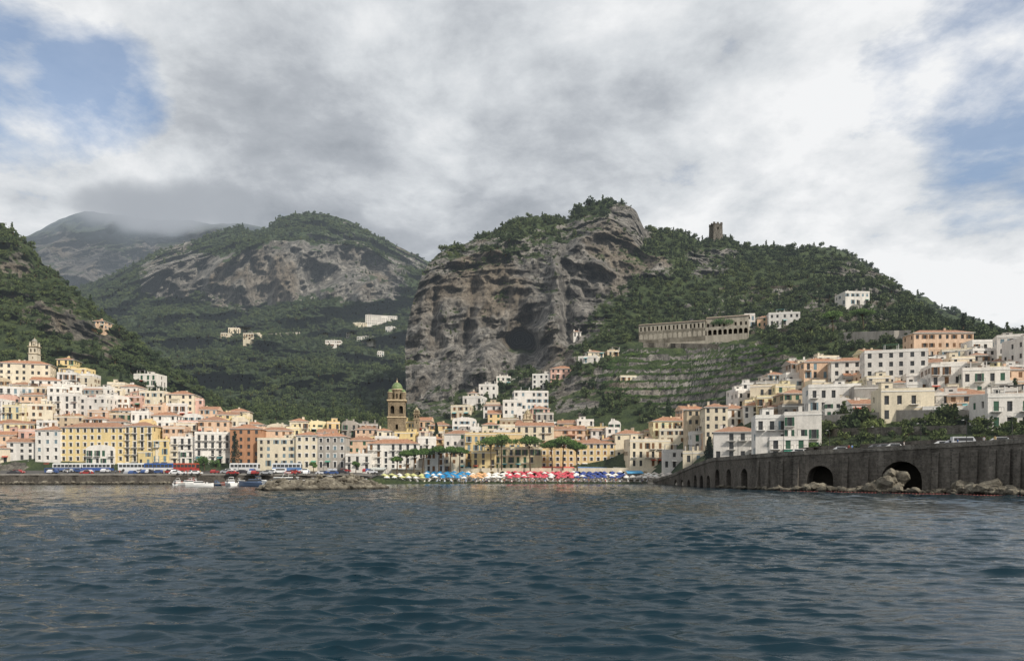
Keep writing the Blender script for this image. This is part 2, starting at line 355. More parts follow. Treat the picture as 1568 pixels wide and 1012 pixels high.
def reliefL(X,Y,Z,px,py,rid,rk):
    up=sstep(4,5.2,rid); f=1-.5*sstep(5.4,6,rid); low=sstep(2.3,3.2,rid)
    d=-(ridged(X*.02,Y*.02,Z*.01,5)-.5)*34*up*f*(1-.8*sstep(250,400,px))-fbm(X*.07,Y*.07,Z*.04,5)*8*up
    return d,fbm(X*.05,Y*.05,Z*0,4)*(2.5*up+.5*low)
rocksL=[(15,430,45,40,.66),(75,490,50,40,.7),(170,535,30,35,.6),(10,700,45,35,1.1),(125,520,30,40,.66),(200,560,50,16,.55),(30,520,50,25,.5)]
TL=loft('left_hillside',L,[2,8,12,40,50,60,8,6],2.2,M_left,reliefL,rocksL)
ridB=[(-300,480),(-100,470),(100,450),(150,432),(200,406),(250,384),(300,367),(345,352),(365,343),(390,354),(410,351),(425,337),(450,329),(475,327),(500,329),(530,337),(560,352),(600,373),(640,391),(660,402),(750,425),(900,450)]
Bc=[]
for x,yr in ridB:
    ct=np.interp(x,[-300,150,250,330,420,560,620,900],[500,450,405,395,365,380,415,480]); ct=max(ct,yr+10); cb=np.interp(x,[-300,230,330,450,600,700,900],[520,458,468,466,456,470,520]); cb=max(cb,ct+8)
    q=[(665,415),(640,480),(600,600),(550,800),(500,1000),(cb,1120),(ct,1210),(yr,1430)]
    c=[(x,D,zz(py,D)) for py,D in q]; c.append((x,1600,c[-1][2]-20)); c.append((x,2200,c[-2][2]-300)); Bc.append(c)
def reliefB(X,Y,Z,px,py,rid,rk):
    up=sstep(.5,3,rid); f=1-.75*sstep(6.2,7,rid)
    spur=ridged(X*.0032+3.3,Y*.0032,Z*0.001,3)-.5
    d=-spur*210*up*f-(ridged(X*.009,Y*.009,Z*.003,5)-.5)*130*up*f-fbm(X*.03,Y*.03,Z*.018,5)*20*up-(ridged(X*.025,Y*.015,Z*.006,4)-.5)*50*rk*f
    return d,fbm(X*.015,Y*.015,Z*0,5)*7*up
rocksB=[(295,418,85,44,1.05),(500,412,115,56,1.0),(385,430,62,44,1.05),(570,425,62,44,.95),(440,400,62,42,1.0),(612,398,50,22,.8),(260,430,55,32,.95),(345,455,60,18,.9)]
TB=loft('valley_mountain',Bc,[8,20,40,50,40,60,50,6,5],2.2,M_mtn,reliefB,rocksB,nsc=2.0)
ridA=[(-500,420),(-200,400),(-50,378),(40,362),(90,338),(130,322),(160,327),(200,334),(250,338),(300,340),(360,345),(430,352),(520,365),(700,420),(900,450)]
Ac=[[(x,1700,zz(520,1700)),(x,1950,zz(470,1950)),(x,2150,zz(430,2150)),(x,2300,zz(max(385,y+25),2300)),(x,2550,zz(y,2550)),(x,2800,zz(y,2800)-60),(x,3600,200)] for x,y in ridA]
def reliefA(X,Y,Z,px,py,rid,rk):
    f=1-.6*sstep(3.3,4,rid)
    return -(ridged(X*.0025,Y*.0025,Z*.001,6)-.5)*600*f-fbm(X*.012,Y*.012,Z*.008,5)*80,fbm(X*.006,Y*.006,Z*0,5)*20
TA=loft('distant_mountain',Ac,[12,30,40,50,6,4],2.6,M_far,reliefA,[(120,410,90,50,.95),(90,390,60,40,.95),(260,390,90,50,.8)],nsc=4)
ridD=[(1100,400),(1200,383),(1250,376),(1275,375),(1300,386),(1330,402),(1360,432),(1400,449),(1420,452),(1440,470),(1480,480),(1520,497),(1568,512),(1750,548),(2100,620)]
Dc=[[(x,520,zz(min(y+150,690),520)),(x,640,zz(y+60,640)),(x,760,zz(y+3,760)),(x,840,zz(y,840)-15),(x,1100,-20)] for x,y in ridD]
TD=loft('right_ridge',Dc,[30,40,5,4],3.0,M_cliff,lambda X,Y,Z,px,py,rid,rk:(-fbm(X*.02,Y*.02,Z*.02,5)*14,fbm(X*.04,Y*.04,Z*0,4)*2.5),[(1360,440,40,15,.6)])
trees_bvh=[BVHTree.FromPolygons([tuple(v) for v in T['V']],[tuple(map(int,f)) for f in T['F']]) for T in (TC,TL,TB)]
CAM=Vector((0,0,CH))
def hit(px,py):
    d=(W(px,py,100)-CAM).normalized(); best=None
    for b in trees_bvh:
        h=b.ray_cast(CAM,d)
        if h[0] is not None and (best is None or h[3]<best[1]): best=(h[0],h[3])
    return best[0] if best else None
# ------------------------------------------------------------ buildings
Z1=Vector((0,0,1))
def facade(mb,O,U,Wd,H,nb,nf,sh,balc,skip=.06,trim=False,arch0=False):
    O=Vector(O);U=Vector(U);Nn=U.cross(Z1)
    P=lambda x,z,dp=0:O+U*x+Z1*z-Nn*dp
    fh=H/nf; bw=Wd/nb; ww=min(1.15,bw*.40)
    xs=[0.0]
    for i in range(nb): j=random.uniform(-.12,.12)*bw*(not trim); xs+=[bw*(i+.5)+j-ww/2,bw*(i+.5)+j+ww/2]
    xs.append(Wd)
    mb.poly([P(0,-7),P(Wd,-7),P(Wd,0),P(0,0)],0)
    for k in range(nf):
        door=balc and k>0
        zb=k*fh; s=.15 if (door or k==0) else fh*.3; t=s+(2.3 if (door or k==0) else 1.55); t=min(t,fh-.35)
        mb.poly([P(0,zb),P(Wd,zb),P(Wd,zb+s),P(0,zb+s)],0); mb.poly([P(0,zb+t),P(Wd,zb+t),P(Wd,zb+fh),P(0,zb+fh)],0)
        for i in range(len(xs)-1):
            x0,x1=xs[i],xs[i+1]; z0,z1=zb+s,zb+t
            if i%2==0 or random.random()<skip: mb.poly([P(x0,z0),P(x1,z0),P(x1,z1),P(x0,z1)],0); continue
            r=random.random(); closed=r<.28; dp=.06 if closed else .28
            mb.poly([P(x0,z0),P(x0,z0,dp),P(x0,z1,dp),P(x0,z1)],0); mb.poly([P(x1,z0,dp),P(x1,z0),P(x1,z1),P(x1,z1,dp)],0)
            mb.poly([P(x0,z1,dp),P(x1,z1,dp),P(x1,z1),P(x0,z1)],0); mb.poly([P(x0,z0),P(x1,z0),P(x1,z0,dp),P(x0,z0,dp)],3)
            mb.poly([P(x0,z0,dp),P(x1,z0,dp),P(x1,z1,dp),P(x0,z1,dp)],4 if closed and sh else 1)
            def bx(a,b,c,d,e0,e1,m):
                q=[P(a,c,e0),P(b,c,e0),P(b,d,e0),P(a,d,e0)]; w=[P(a,c,e1),P(b,c,e1),P(b,d,e1),P(a,d,e1)]
                mb.poly(q,m)
                for j in range(4): mb.poly([q[(j+1)%4],q[j],w[j],w[(j+1)%4]],m)
            if trim:
                bx(x0-.22,x0-.003,z0,z1,-.06,0,3); bx(x1+.003,x1+.22,z0,z1,-.06,0,3); bx(x0-.3,x1+.3,z1+.003,z1+.3,-.1,0,3)
            elif sh and r>.6 and bw>2.2: bx(x0-.55,x0-.02,z0,z1,-.05,0,4); bx(x1+.02,x1+.55,z0,z1,-.05,0,4)
            if door and (balc==2 or random.random()<.6):
                a=x0-.6;b=x1+.6; bx(a,b,zb-.02,zb+.12,-.95,0,3); bx(a,b,zb+.95,zb+1.02,-.95,-.9,5)
                for j in range(5):
                    xx=a+(b-a)*j/4; bx(xx-.02,xx+.02,zb+.12,zb+.95,-.94,-.9,5)
            elif k==0 and random.random()<.15 and bw>2.4:
                mb.poly([P(x0-.5,z1-.1,-1.3),P(x1+.5,z1-.1,-1.3),P(x1+.5,z1+.4,-.02),P(x0-.5,z1+.4,-.02)],7)
BLD=[]
AWN=[simple('awning_green',(.08,.3,.22)),simple('awning_red',(.45,.1,.07)),simple('awning_white',(.7,.68,.62)),simple('awning_teal',(.15,.4,.42))]
def building(px0,px1,yt,yb,col='W',roof='f',D=None,dep=None,rz=None,name=None,trim=False,balc=None,sh=None):
    pc=(px0+px1)/2
    if D is None:
        h=hit(pc,yb)
        if h is None: return
        D=h.y
    w=(px1-px0)/F*D; H=max((yb-yt)/F*D,3.0); base=W(pc,yb,D)
    dep=dep or random.uniform(8,12)
    if rz is None: rz=random.uniform(-.22,.22)-math.radians((pc-784)/60)
    nf=max(1,round(H/3.25)); nb=max(1,round(w/2.9))
    if roof in 'hg' : Hw=H-min(1.2,H*.15)
    elif roof=='v': Hw=H-min(w*.25,1.2)
    else: Hw=H-.6
    if sh is None: sh=random.random()<.6
    if balc is None: balc=random.choice([0,0,1,0,1])
    mb=MB(); x=w/2
    facade(mb,(-x,0,0),(1,0,0),w,Hw,nb,nf,sh,balc,.12 if not trim else .03,trim=trim)
    nd=max(1,round(dep/3.5))
    facade(mb,(x,0,0),(0,1,0),dep,Hw,nd,nf,sh,0,.35); facade(mb,(-x,dep,0),(0,-1,0),dep,Hw,nd,nf,sh,0,.35)
    mb.poly([(x,dep,-7),(-x,dep,-7),(-x,dep,Hw),(x,dep,Hw)],0)
    if roof=='f':
        mb.poly([(-x,0,Hw),(x,0,Hw),(x,dep,Hw),(-x,dep,Hw)],2)
        t=.22;a=Hw+.005;b=Hw+.65
        mb.box(-x,x,0,t,a,b,0);mb.box(-x,x,dep-t,dep,a,b,0);mb.box(-x,-x+t,t+.002,dep-t-.002,a,b,0);mb.box(x-t,x,t+.002,dep-t-.002,a,b,0)
        if random.random()<.55 and w>5:
            cx=random.uniform(-x+2,x-2); cy=random.uniform(dep*.45,dep*.75); hh=random.uniform(1.8,2.6); mb.box(cx-1.4,cx+1.4,cy-1.2,cy+1.2,a,Hw+hh,0); mb.box(cx-1.55,cx+1.55,cy-1.35,cy+1.35,Hw+hh,Hw+hh+.15,2); mb.box(cx-.5,cx+.4,cy-1.24,cy-1.203,a,Hw+1.7,1)
        if random.random()<.35 and w>6:
            x0=random.uniform(-x+.6,0); x1=x0+min(4,x-.6-x0+1)
            for xx in (x0,x1):
                for yy in (.6,3.2): mb.box(xx-.07,xx+.07,yy-.07,yy+.07,a,Hw+2.4,3)
            if random.random()<.5: mb.poly([(x0-.3,.4,Hw+2.4),(x1+.3,.4,Hw+2.4),(x1+.3,3.5,Hw+2.7),(x0-.3,3.5,Hw+2.7)],7)
            else:
                for k in range(7): yy=.5+k*.45; mb.box(x0-.3,x1+.3,yy-.05,yy+.05,Hw+2.4,Hw+2.5,5)
    elif roof=='h':
        e=.45; a=Hw+.12; X=x+e; y0=-e; y1=dep+e; rh=min(w,dep)*.17+.3; ins=min(w,dep)/2
        mb.box(-X,X,y0,y1,Hw+.003,a,3)
        if w>=dep: r=[(-x+ins,dep/2,a+rh),(x-ins,dep/2,a+rh)]
        else: r=[(0,ins,a+rh),(0,dep-ins,a+rh)]
        A,B,Cc,Dd=(-X,y0,a+.003),(X,y0,a+.003),(X,y1,a+.003),(-X,y1,a+.003)
        if w>=dep:
            mb.poly([A,B,r[1],r[0]],6);mb.poly([Cc,Dd,r[0],r[1]],6);mb.poly([B,Cc,r[1]],6);mb.poly([Dd,A,r[0]],6)
        else:
            mb.poly([A,B,r[0]],6);mb.poly([B,Cc,r[1],r[0]],6);mb.poly([Cc,Dd,r[1]],6);mb.poly([Dd,A,r[0],r[1]],6)
    elif roof=='g':
        e=.35;a=Hw+.1;X=x+e; rh=dep*.16+.3; mb.box(-X,X,-e,dep+e,Hw+.003,a,3)
        A,B,Cc,Dd=(-X,-e,a+.003),(X,-e,a+.003),(X,dep+e,a+.003),(-X,dep+e,a+.003); r0=(-X,dep/2,a+rh);r1=(X,dep/2,a+rh)
        mb.poly([A,B,r1,r0],6);mb.poly([Cc,Dd,r0,r1],6);mb.poly([B,Cc,r1],0);mb.poly([Dd,A,r0],0)
    elif roof=='v':
        n=8; rh=min(w*.28,1.6); pts=[(-x*math.cos(math.pi*i/n),Hw+rh*math.sin(math.pi*i/n)) for i in range(n+1)]
        for i in range(n): mb.poly([(pts[i][0],0,pts[i][1]),(pts[i+1][0],0,pts[i+1][1]),(pts[i+1][0],dep,pts[i+1][1]),(pts[i][0],dep,pts[i][1])][::-1],2)
        mb.poly([(p[0],0,p[1]) for p in pts][::-1],0); mb.poly([(p[0],dep,p[1]) for p in pts],0)
    if roof!='f' or random.random()<.5:
        for _ in range(random.choice([1,2])):
            cx=random.uniform(-x*.7,x*.7); cy=random.uniform(dep*.3,dep*.7); mb.box(cx-.35,cx+.35,cy-.3,cy+.3,Hw,Hw+2.3,0); mb.box(cx-.42,cx+.42,cy-.37,cy+.37,Hw+2.3,Hw+2.42,2)
    if roof!='v': mb.box(-x-.08,x+.08,-.1,-.003,Hw-.3,Hw-.05,3)
    nm=name or {'W':'white_house','C':'cream_house','Y':'yellow_house','P':'peach_house','K':'pink_house','B':'beige_house','O':'orange_house','G':'grey_house','L':'pale_yellow_house','H':'ochre_house'}[col]
    o=mb.obj(nm,[WALL[col],M_glass,M_flat,M_trim,random.choice([M_shG,M_shB,M_shB,M_shL]),M_rail,M_tile,random.choice(AWN)],base,rz)
    BLD.append((base.x,base.y+dep/2,max(w,dep)*.58)); return o
b=building
b(54,92,654,719,'W','h',300,rz=0,trim=True); b(92,190,650,719,'Y','h',301,rz=0,trim=True,name='yellow_hotel',sh=False,balc=0); b(190,234,648,718,'Y','h',302,rz=.05,trim=True)
b(234,258,672,718,'Y','f',301,rz=.02); b(250,282,652,705,'P','f',308); b(262,306,668,712,'W','f',303,balc=2); b(300,351,661,710,'W','f',304,balc=2); b(305,350,640,668,'P','h',318)
b(353,398,652,712,'O','h',303,rz=.1,name='orange_palazzo'); b(394,453,670,714,'C','f',301,rz=0); b(400,448,655,690,'P','h',315); b(453,486,662,716,'C','h',300,rz=0,trim=True); b(486,529,664,716,'G','h',300,rz=0,trim=True)
b(529,566,694,720,'W','f',296,rz=0); b(529,575,670,705,'P','h',308); b(563,641,675,720,'W','h',302,rz=0,trim=True); b(640,668,668,712,'W','f',305); b(650,680,690,722,'W','f',298)
b(668,712,690,722,'C','f',299,rz=0); b(680,725,660,705,'W','h',312); b(712,800,662,716,'H','f',306,rz=0,name='ochre_palazzo'); b(722,760,690,722,'Y','f',299,rz=0); b(756,830,684,720,'L','f',300,rz=0)
b(828,942,675,718,'H','h',304,rz=0,name='long_ochre_building',trim=True); b(838,905,655,676,'P','h',318,rz=0); b(905,945,655,690,'W','h',316)
b(942,985,660,714,'C','h',304,rz=0); b(980,1000,676,712,'B','f',300); b(964,1028,672,714,'C','f',292,rz=.1); b(1000,1052,640,680,'L','h',300,rz=0); b(1016,1050,688,716,'W','f',None,dep=6); b(1046,1078,690,708,'C','f',None,dep=6)
b(1052,1084,622,692,'B','h',None,rz=-.1); b(1080,1114,618,684,'C','h',None,rz=-.1); b(1104,1150,622,652,'W','h'); 
b(1094,1162,655,702,'W','h',None,rz=-.25,name='white_hotel',balc=2); b(1158,1208,635,700,'W','f',None,rz=-.2,balc=2); b(1203,1256,630,692,'W','f',None,rz=-.3,balc=2); b(1180,1236,668,704,'W','f',None,rz=-.25,balc=2,dep=6)
for a in [(2,72,553,594,'C','h'),(90,131,563,582,'Y','f'),(88,112,548,566,'Y','h'),(96,142,572,592,'W','f'),(-40,4,560,600,'C','f'),(0,48,592,622,'W','f'),(48,84,588,612,'P','f'),(84,128,588,612,'W','f'),(126,170,592,618,'W','f'),
 (74,118,602,648,'W','f'),(112,162,608,648,'W','f'),(0,40,620,662,'L','f'),(36,78,618,660,'C','f'),(160,196,606,634,'W','v'),(204,240,572,590,'W','f'),(196,226,598,622,'C','h'),(228,262,602,628,'W','f'),(255,296,600,640,'C','h'),(-60,0,610,665,'W','f'),(140,160,490,503,'P','h'),(165,190,585,600,'C','f')]: b(*a)
for a in [(338,352,510,519,'C','f'),(350,367,502,514,'C','f'),(364,386,498,509,'W','f'),(372,396,510,520,'C','f'),(498,522,521,530,'W','f'),(560,608,483,497,'W','f'),(540,560,494,503,'C','f'),(578,588,538,546,'W','f'),(546,572,515,522,'W','f'),(530,545,508,516,'W','f'),(590,604,500,508,'W','f'),(484,500,505,511,'W','f')]: b(*a)
for a in [(733,760,588,610,'W','f'),(760,782,576,592,'W','f'),(815,850,572,596,'W','f'),(843,882,562,580,'K','h'),(885,915,545,556,'W','f'),(900,925,538,548,'C','h'),(930,948,536,546,'B','f'),(787,840,598,638,'W','f'),(770,800,612,648,'W','f'),(708,738,606,628,'W','f'),(716,732,600,615,'C','h'),(815,842,622,652,'K','h'),(690,720,620,640,'C','f'),(740,770,618,640,'W','h'),(878,890,507,516,'W','h'),(950,975,577,584,'C','f')]: b(*a)
for a in [(1130,1162,598,624,'W','f'),(1150,1206,588,622,'C','f'),(1204,1234,570,602,'W','f'),(1232,1292,549,592,'P','h'),(1275,1332,548,590,'W','h'),(1328,1416,535,592,'W','f'),(1400,1490,505,548,'P','h'),(1294,1332,446,466,'W','f'),(1490,1530,520,552,'W','f'),(1530,1568,512,560,'W','f'),(1568,1620,515,570,'W','f'),
 (1430,1502,556,604,'W','f'),(1240,1316,588,628,'W','f'),(1352,1428,594,642,'C','f'),(1424,1476,600,634,'W','f'),(1478,1542,562,604,'W','f'),(1515,1580,602,655,'W','f'),(1140,1156,480,500,'W','f'),(1160,1182,484,500,'P','h'),(1178,1224,478,498,'W','f'),(1310,1352,590,625,'G','f'),(1160,1200,605,636,'L','f'),(1200,1245,598,630,'B','h'),(1540,1568,560,600,'P','h'),(1455,1520,600,632,'P','h'),(1140,1185,618,640,'W','h'),(1265,1305,610,640,'W','v'),(1010,1050,656,690,'C','f'),(1060,1100,660,690,'W','f')]: b(*a)
def top(px): return np.interp(px,[-100,0,100,200,280,340,600,700,760,850,930,1000,1050,1130,1230,1400,1568,1700],[570,575,590,604,628,645,658,645,628,640,655,655,630,600,560,545,530,530])
def rows(x0,x1,ya,yb_,pal,wm=(22,44),hm=(20,32),prob=.92,st=13,roofs='ffffhhgv'):
    y=yb_
    while y>ya:
        x=x0+random.uniform(-10,10)
        while x<x1:
            w=random.uniform(*wm); yy=y+random.uniform(-4,4)
            if yy>top(x+w/2)+8 and random.random()<prob:
                b(x,x+w,yy-random.uniform(*hm),yy,random.choice(pal),random.choice(roofs))
            x+=w*random.uniform(.85,1.25)
        y-=st
pal='WWWWWCCLYPHBKG'
rows(-60,360,590,708,pal); rows(350,712,650,704,pal,hm=(16,28),wm=(18,38)); rows(712,960,630,690,pal,(18,34),(14,24),.85); rows(960,1130,640,685,'WCCBLP',(20,34),(14,24),.85); rows(1136,1640,545,640,'WWWWWCCPLG',(20,42),(15,26),.86,12,'fffffhg')
print('buildings',len(BLD))
def archwall(mb,O,U,Wd,H,n,aw,hs,z0,dep,mw,mbk,back=True,seg=8):
    O=Vector(O);U=Vector(U).normalized();Nn=U.cross(Z1); P=lambda x,z,d=0:O+U*x+Z1*z-Nn*d
    cw=Wd/n; r=aw/2
    for i in range(n):
        c=cw*(i+.5); L0=cw*i; R0=cw*(i+1)
        mb.poly([P(L0,0),P(c-r,0),P(c-r,H),P(L0,H)],mw); mb.poly([P(c+r,0),P(R0,0),P(R0,H),P(c+r,H)],mw)
        if z0>0: mb.poly([P(c-r,0),P(c+r,0),P(c+r,z0),P(c-r,z0)],mw)
        A=[(c-r*math.cos(math.pi*k/seg),hs+r*math.sin(math.pi*k/seg)) for k in range(seg+1)]
        for k in range(seg): a,bb=A[k],A[k+1]; mb.poly([P(*a),P(*bb),P(bb[0],H),P(a[0],H)],mw); mb.poly([P(*bb),P(*a),P(a[0],a[1],dep),P(bb[0],bb[1],dep)],mw)
        mb.poly([P(c-r,z0),P(c-r,z0,dep),P(c-r,hs,dep),P(c-r,hs)],mw); mb.poly([P(c+r,z0,dep),P(c+r,z0),P(c+r,hs),P(c+r,hs,dep)],mw)
        mb.poly([P(c-r,z0),P(c+r,z0),P(c+r,z0,dep),P(c-r,z0,dep)],mw)
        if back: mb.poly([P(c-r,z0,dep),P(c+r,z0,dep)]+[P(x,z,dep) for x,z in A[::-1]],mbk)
def belltower(px,yb,D,s,name='cathedral_bell_tower',dome=(.10,.16,.10),body=None):
    mb=MB(); r=4.6*s
    if D is None: D=hit(px,yb).y-2
    def sq(z,h,r,n,aw,hs,z0,dep=1.2):
        for (ox,oy,ux,uy) in ((-r,-r,1,0),(r,-r,0,1),(r,r,-1,0),(-r,r,0,-1)): archwall(mb,(ox,oy,z),(ux,uy,0),2*r,h,n,aw,hs,z0,dep,0,1)
    sq(0,8*s,r,1,1.3*s,4*s,2*s); mb.box(-r-.3,r+.3,-r-.3,r+.3,8*s,8.5*s,2)
    sq(8.5*s,8*s,r*.95,2,1.9*s,4.6*s,1.6*s,1.2*s); mb.box(-r-.35,r+.35,-r-.35,r+.35,16.5*s,17.1*s,2)
    z=17.1*s
    for sx in (-1,1):
        for sy in (-1,1): mb.frus(sx*r*.74,sy*r*.74,z,z+3.6*s,1.15*s,1.1*s,10,0); mb.frus(sx*r*.74,sy*r*.74,z+3.6*s,z+3.9*s,1.3*s,1.3*s,10,2); mb.dome(sx*r*.74,sy*r*.74,z+3.9*s,1.1*s,1.5*s,10,3,4)
    ro=2.9*s; 
    for k in range(8):
        a0=math.pi/8+k*math.pi/4;a1=a0+math.pi/4; p=Vector((ro*math.cos(a0),ro*math.sin(a0),z)); q=Vector((ro*math.cos(a1),ro*math.sin(a1),z)); archwall(mb,p,(q-p),(q-p).length,5.2*s,1,.8*s,3*s,.8*s,.5*s,0,1)
    mb.frus(0,0,z+5.2*s,z+5.7*s,ro*1.14,ro*1.14,16,2); mb.dome(0,0,z+5.7*s,ro*1.0,3.6*s,16,3,6); mb.frus(0,0,z+9.2*s,z+10.2*s,.5*s,.4*s,8,2); mb.frus(0,0,z+10.2*s,z+11.6*s,.12*s,.03,6,2)
    mb.box(-r,r,-r,r,-10,-.003,0)
    M3=simple('majolica_dome_'+name,dome,.4,.5,2)
    return mb.obj(name,[body or M_tan,M_dark,wallmat('tower_trim_'+name,(.62,.52,.36)),M3],W(px,yb,D),.12)
belltower(608,664,350,.92,dome=(.2,.27,.12)); belltower(53,553,None,.42,'hill_church_belfry',(.35,.33,.28),WALL['C']); belltower(808,668,325,.44,'beige_church_belfry',(.4,.33,.2),WALL['B']); belltower(638,650,345,.30,'small_church_belfry',(.4,.36,.26))
b(790,848,648,716,'C','g',309,rz=0,name='beige_church')
def convent():
    h0=hit(985,521);h1=hit(1135,517); D0=h0.y-4; D1=min(h1.y-4,D0-8); print('convent',D0,D1)
    p=W(978,520,D0); q=W(1146,514,D1); d=(q-p); d.z=0; Ln=d.length; U=d.normalized(); mb=MB(); z0=(p.z+q.z)/2; O=Vector((p.x,p.y,z0)); Nn=U.cross(Z1)
    mb2=O-Z1*8; archwall(mb,mb2,U,Ln,8,8,.5,1,.5,.2,0,1)
    archwall(mb,O,U,Ln,5.0,22,1.9,2.6,.7,1.6,0,1); a=O+Z1*5.0
    facade(mb,a,U,Ln*.62,3.6,16,1,False,0)
    def P(x,y,z): return O+U*x-Nn*y+Z1*z
    def roof(x0,x1,z,y0,y1):
        mb.poly([P(x0,y0,z),P(x1,y0,z),P(x1,(y0+y1)/2,z+1.5),P(x0,(y0+y1)/2,z+1.5)],6); mb.poly([P(x1,y1,z),P(x0,y1,z),P(x0,(y0+y1)/2,z+1.5),P(x1,(y0+y1)/2,z+1.5)],6); mb.poly([P(x0,y1,z),P(x0,y0,z),P(x0,(y0+y1)/2,z+1.5)],0);mb.poly([P(x1,y0,z),P(x1,y1,z),P(x1,(y0+y1)/2,z+1.5)],0)
    roof(-.3,Ln*.62+.3,8.6,-.4,11); mb.poly([P(Ln*.62,0,5),P(Ln,0,5),P(Ln,10,5),P(Ln*.62,10,5)],2)
    facade(mb,P(Ln*.62,3,5),U,Ln*.38,5.4,8,1,False,0); roof(Ln*.62,Ln+.3,10.4,2.6,13)
    mb.poly([P(0,12,-8),P(0,0,-8),P(0,0,8.6),P(0,12,8.6)],0); mb.poly([P(Ln,0,-8),P(Ln,12,-8),P(Ln,12,10),P(Ln,0,5)],0)
    mb.obj('convent_with_arcade',[wallmat('convent_wall',(.45,.41,.34),.45),M_dark,M_flat,M_trim,M_shB,M_rail,simple('old_roof_tiles',(.3,.24,.19),.9,.4)])
    for t in (0.1,.3,.5,.7,.9): c=O+U*Ln*t; BLD.append((c.x,c.y,10)); BLD.append((c.x+Nn.x*9,c.y+Nn.y*9,7))
convent()
mb=MB(); mb.frus(0,0,-6,8.2,6.0,5.6,4,0,math.pi/4); mb.frus(0,0,8.2,8.7,5.9,5.9,4,0,math.pi/4)
for k in range(3):
    for s in (-1,1): mb.box(-4.1+k*3.2,-2.4+k*3.2,s*3.7-.35,s*3.7+.35,8.703,10.0,0)
for s in (-1,1): mb.box(s*3.7-.35,s*3.7+.35,-.8,.8,8.703,10.0,0)
mb.box(-.5,.5,-4.35,-4.2,4,6.0,1); mb.obj('ridge_watchtower',[M_greystone,M_dark],W(1096,361,612),.2)
pts=[]; 
for px in [1000,1030,1060,1090,1125,1155,1185,1232,1280,1343,1418,1480,1535,1568,1620,1760,2000]:
    D=wallD(px); pts.append((px,Vector(((px-HX)/F*D,D,-1)),roadZ(px)))
mb=MB()
for (a,p,za),(c,q,zc) in zip(pts,pts[1:]):
    U=(q-p); Ln=U.length; U.normalize(); Nn=U.cross(Z1); H=min(za,zc)+1
    if a in (1232,): archwall(mb,p,U,Ln,H,1,5.6,H-5.2,.3,4,0,1)
    elif a==1343: archwall(mb,p,U,Ln,H,1,7.8,H-6.0,.3,5,0,1)
    elif 1030<=a<1125: archwall(mb,p,U,Ln,H,max(1,int(Ln/6)),3.4,max(H-4.0,1.2),.3,3,0,1)
    elif a==1125: archwall(mb,p,U,Ln,H,1,3.6,H-4.2,.3,3,0,1)
    else: mb.poly([p,q,q+Z1*H,p+Z1*H],0)
    mb.poly([p+Z1*H,q+Z1*H,Vector((q.x,q.y,zc)),Vector((p.x,p.y,za))],0)
    if a>=1125 and a not in (1232,1343,1125):
        for t in (.25,.75):
            bp=p+U*Ln*t; mb.poly([bp-U*.6+Nn*.9,bp+U*.6+Nn*.9,bp+U*.6+Nn*.25+Z1*(H-1),bp-U*.6+Nn*.25+Z1*(H-1)],0); mb.poly([bp-U*.6,bp-U*.6+Nn*.9,bp-U*.6+Nn*.25+Z1*(H-1),bp-U*.6+Z1*(H-1)],0); mb.poly([bp+U*.6+Nn*.9,bp+U*.6,bp+U*.6+Z1*(H-1),bp+U*.6+Nn*.25+Z1*(H-1)],0); mb.poly([bp-U*.6+Nn*.25+Z1*(H-1),bp+U*.6+Nn*.25+Z1*(H-1),bp+U*.6+Z1*(H-.7),bp-U*.6+Z1*(H-.7)],0)
    t0=Vector((p.x,p.y,za)); t1=Vector((q.x,q.y,zc)); e=Nn*.18; i=-Nn*.35; h=Z1*.95
    mb.poly([t0+e,t1+e,t1+e+h,t0+e+h],2); mb.poly([t0+e+h,t1+e+h,t1+i+h,t0+i+h],2); mb.poly([t1+i,t0+i,t0+i+h,t1+i+h],2); mb.poly([t0,t1,t1+e,t0+e],2)
    r0=t0+i;r1=t1+i; mb.poly([r0+Z1*.05,r1+Z1*.05,r1-Nn*9.5+Z1*.05,r0-Nn*9.5+Z1*.05],3)
    k0=r0-Nn*9.5;k1=r1-Nn*9.5; mb.poly([k0-Z1*.5,k1-Z1*.5,k1+Z1*2.2,k0+Z1*2.2],0); mb.poly([k0+Z1*2.2,k1+Z1*2.2,k1+Z1*2.2-Nn*1.2,k0+Z1*2.2-Nn*1.2],0)
mb.obj('coast_road_viaduct',[M_stone,M_dark,stonemat('parapet_stone',(.26,.24,.21),(.22,.2,.17),(.15,.14,.12)),M_road])
mb=MB(); 
xs=list(range(-300,600,30))
for a,c in zip(xs,xs[1:]):
    p=W(a,0,wallD(a));q=W(c,0,wallD(c)); p.z=q.z=-1; za=roadZ(a);zc=roadZ(c)
    mb.poly([p,q,Vector((q.x,q.y,zc)),Vector((p.x,p.y,za))],0)
    mb.poly([(p.x,p.y,za),(q.x,q.y,zc),(q.x,q.y+26,zc+1.8),(p.x,p.y+26,za+1.8)],1)
    mb.box(p.x,q.x-.01,p.y+.1,p.y+.5,za+.01,za+.55,2)
mb.obj('waterfront_quay',[M_stone,M_road,M_conc])
mb=MB(); xs=list(range(575,1060,12))
for a,c in zip(xs,xs[1:]):
    for k,(d0,z0,d1,z1) in enumerate([(-3,-.6,6,.75),(6,.75,20,2.9)]):
        A=wallD(a);B=wallD(c); mb.poly([((a-HX)/F*A,A+d0,z0),((c-HX)/F*B,B+d0,z0),((c-HX)/F*B,B+d1,z1),((a-HX)/F*A,A+d1,z1)],0)
mb.obj('beach',[M_sand])
mb=MB(); p=W(600,0,302); q=W(1030,0,290); p.z=q.z=1.8; U=(q-p); archwall(mb,p,U,U.length,4.2,26,2.6,1.6,.1,1.5,0,1); Un=U.normalized(); Nn=Un.cross(Z1)
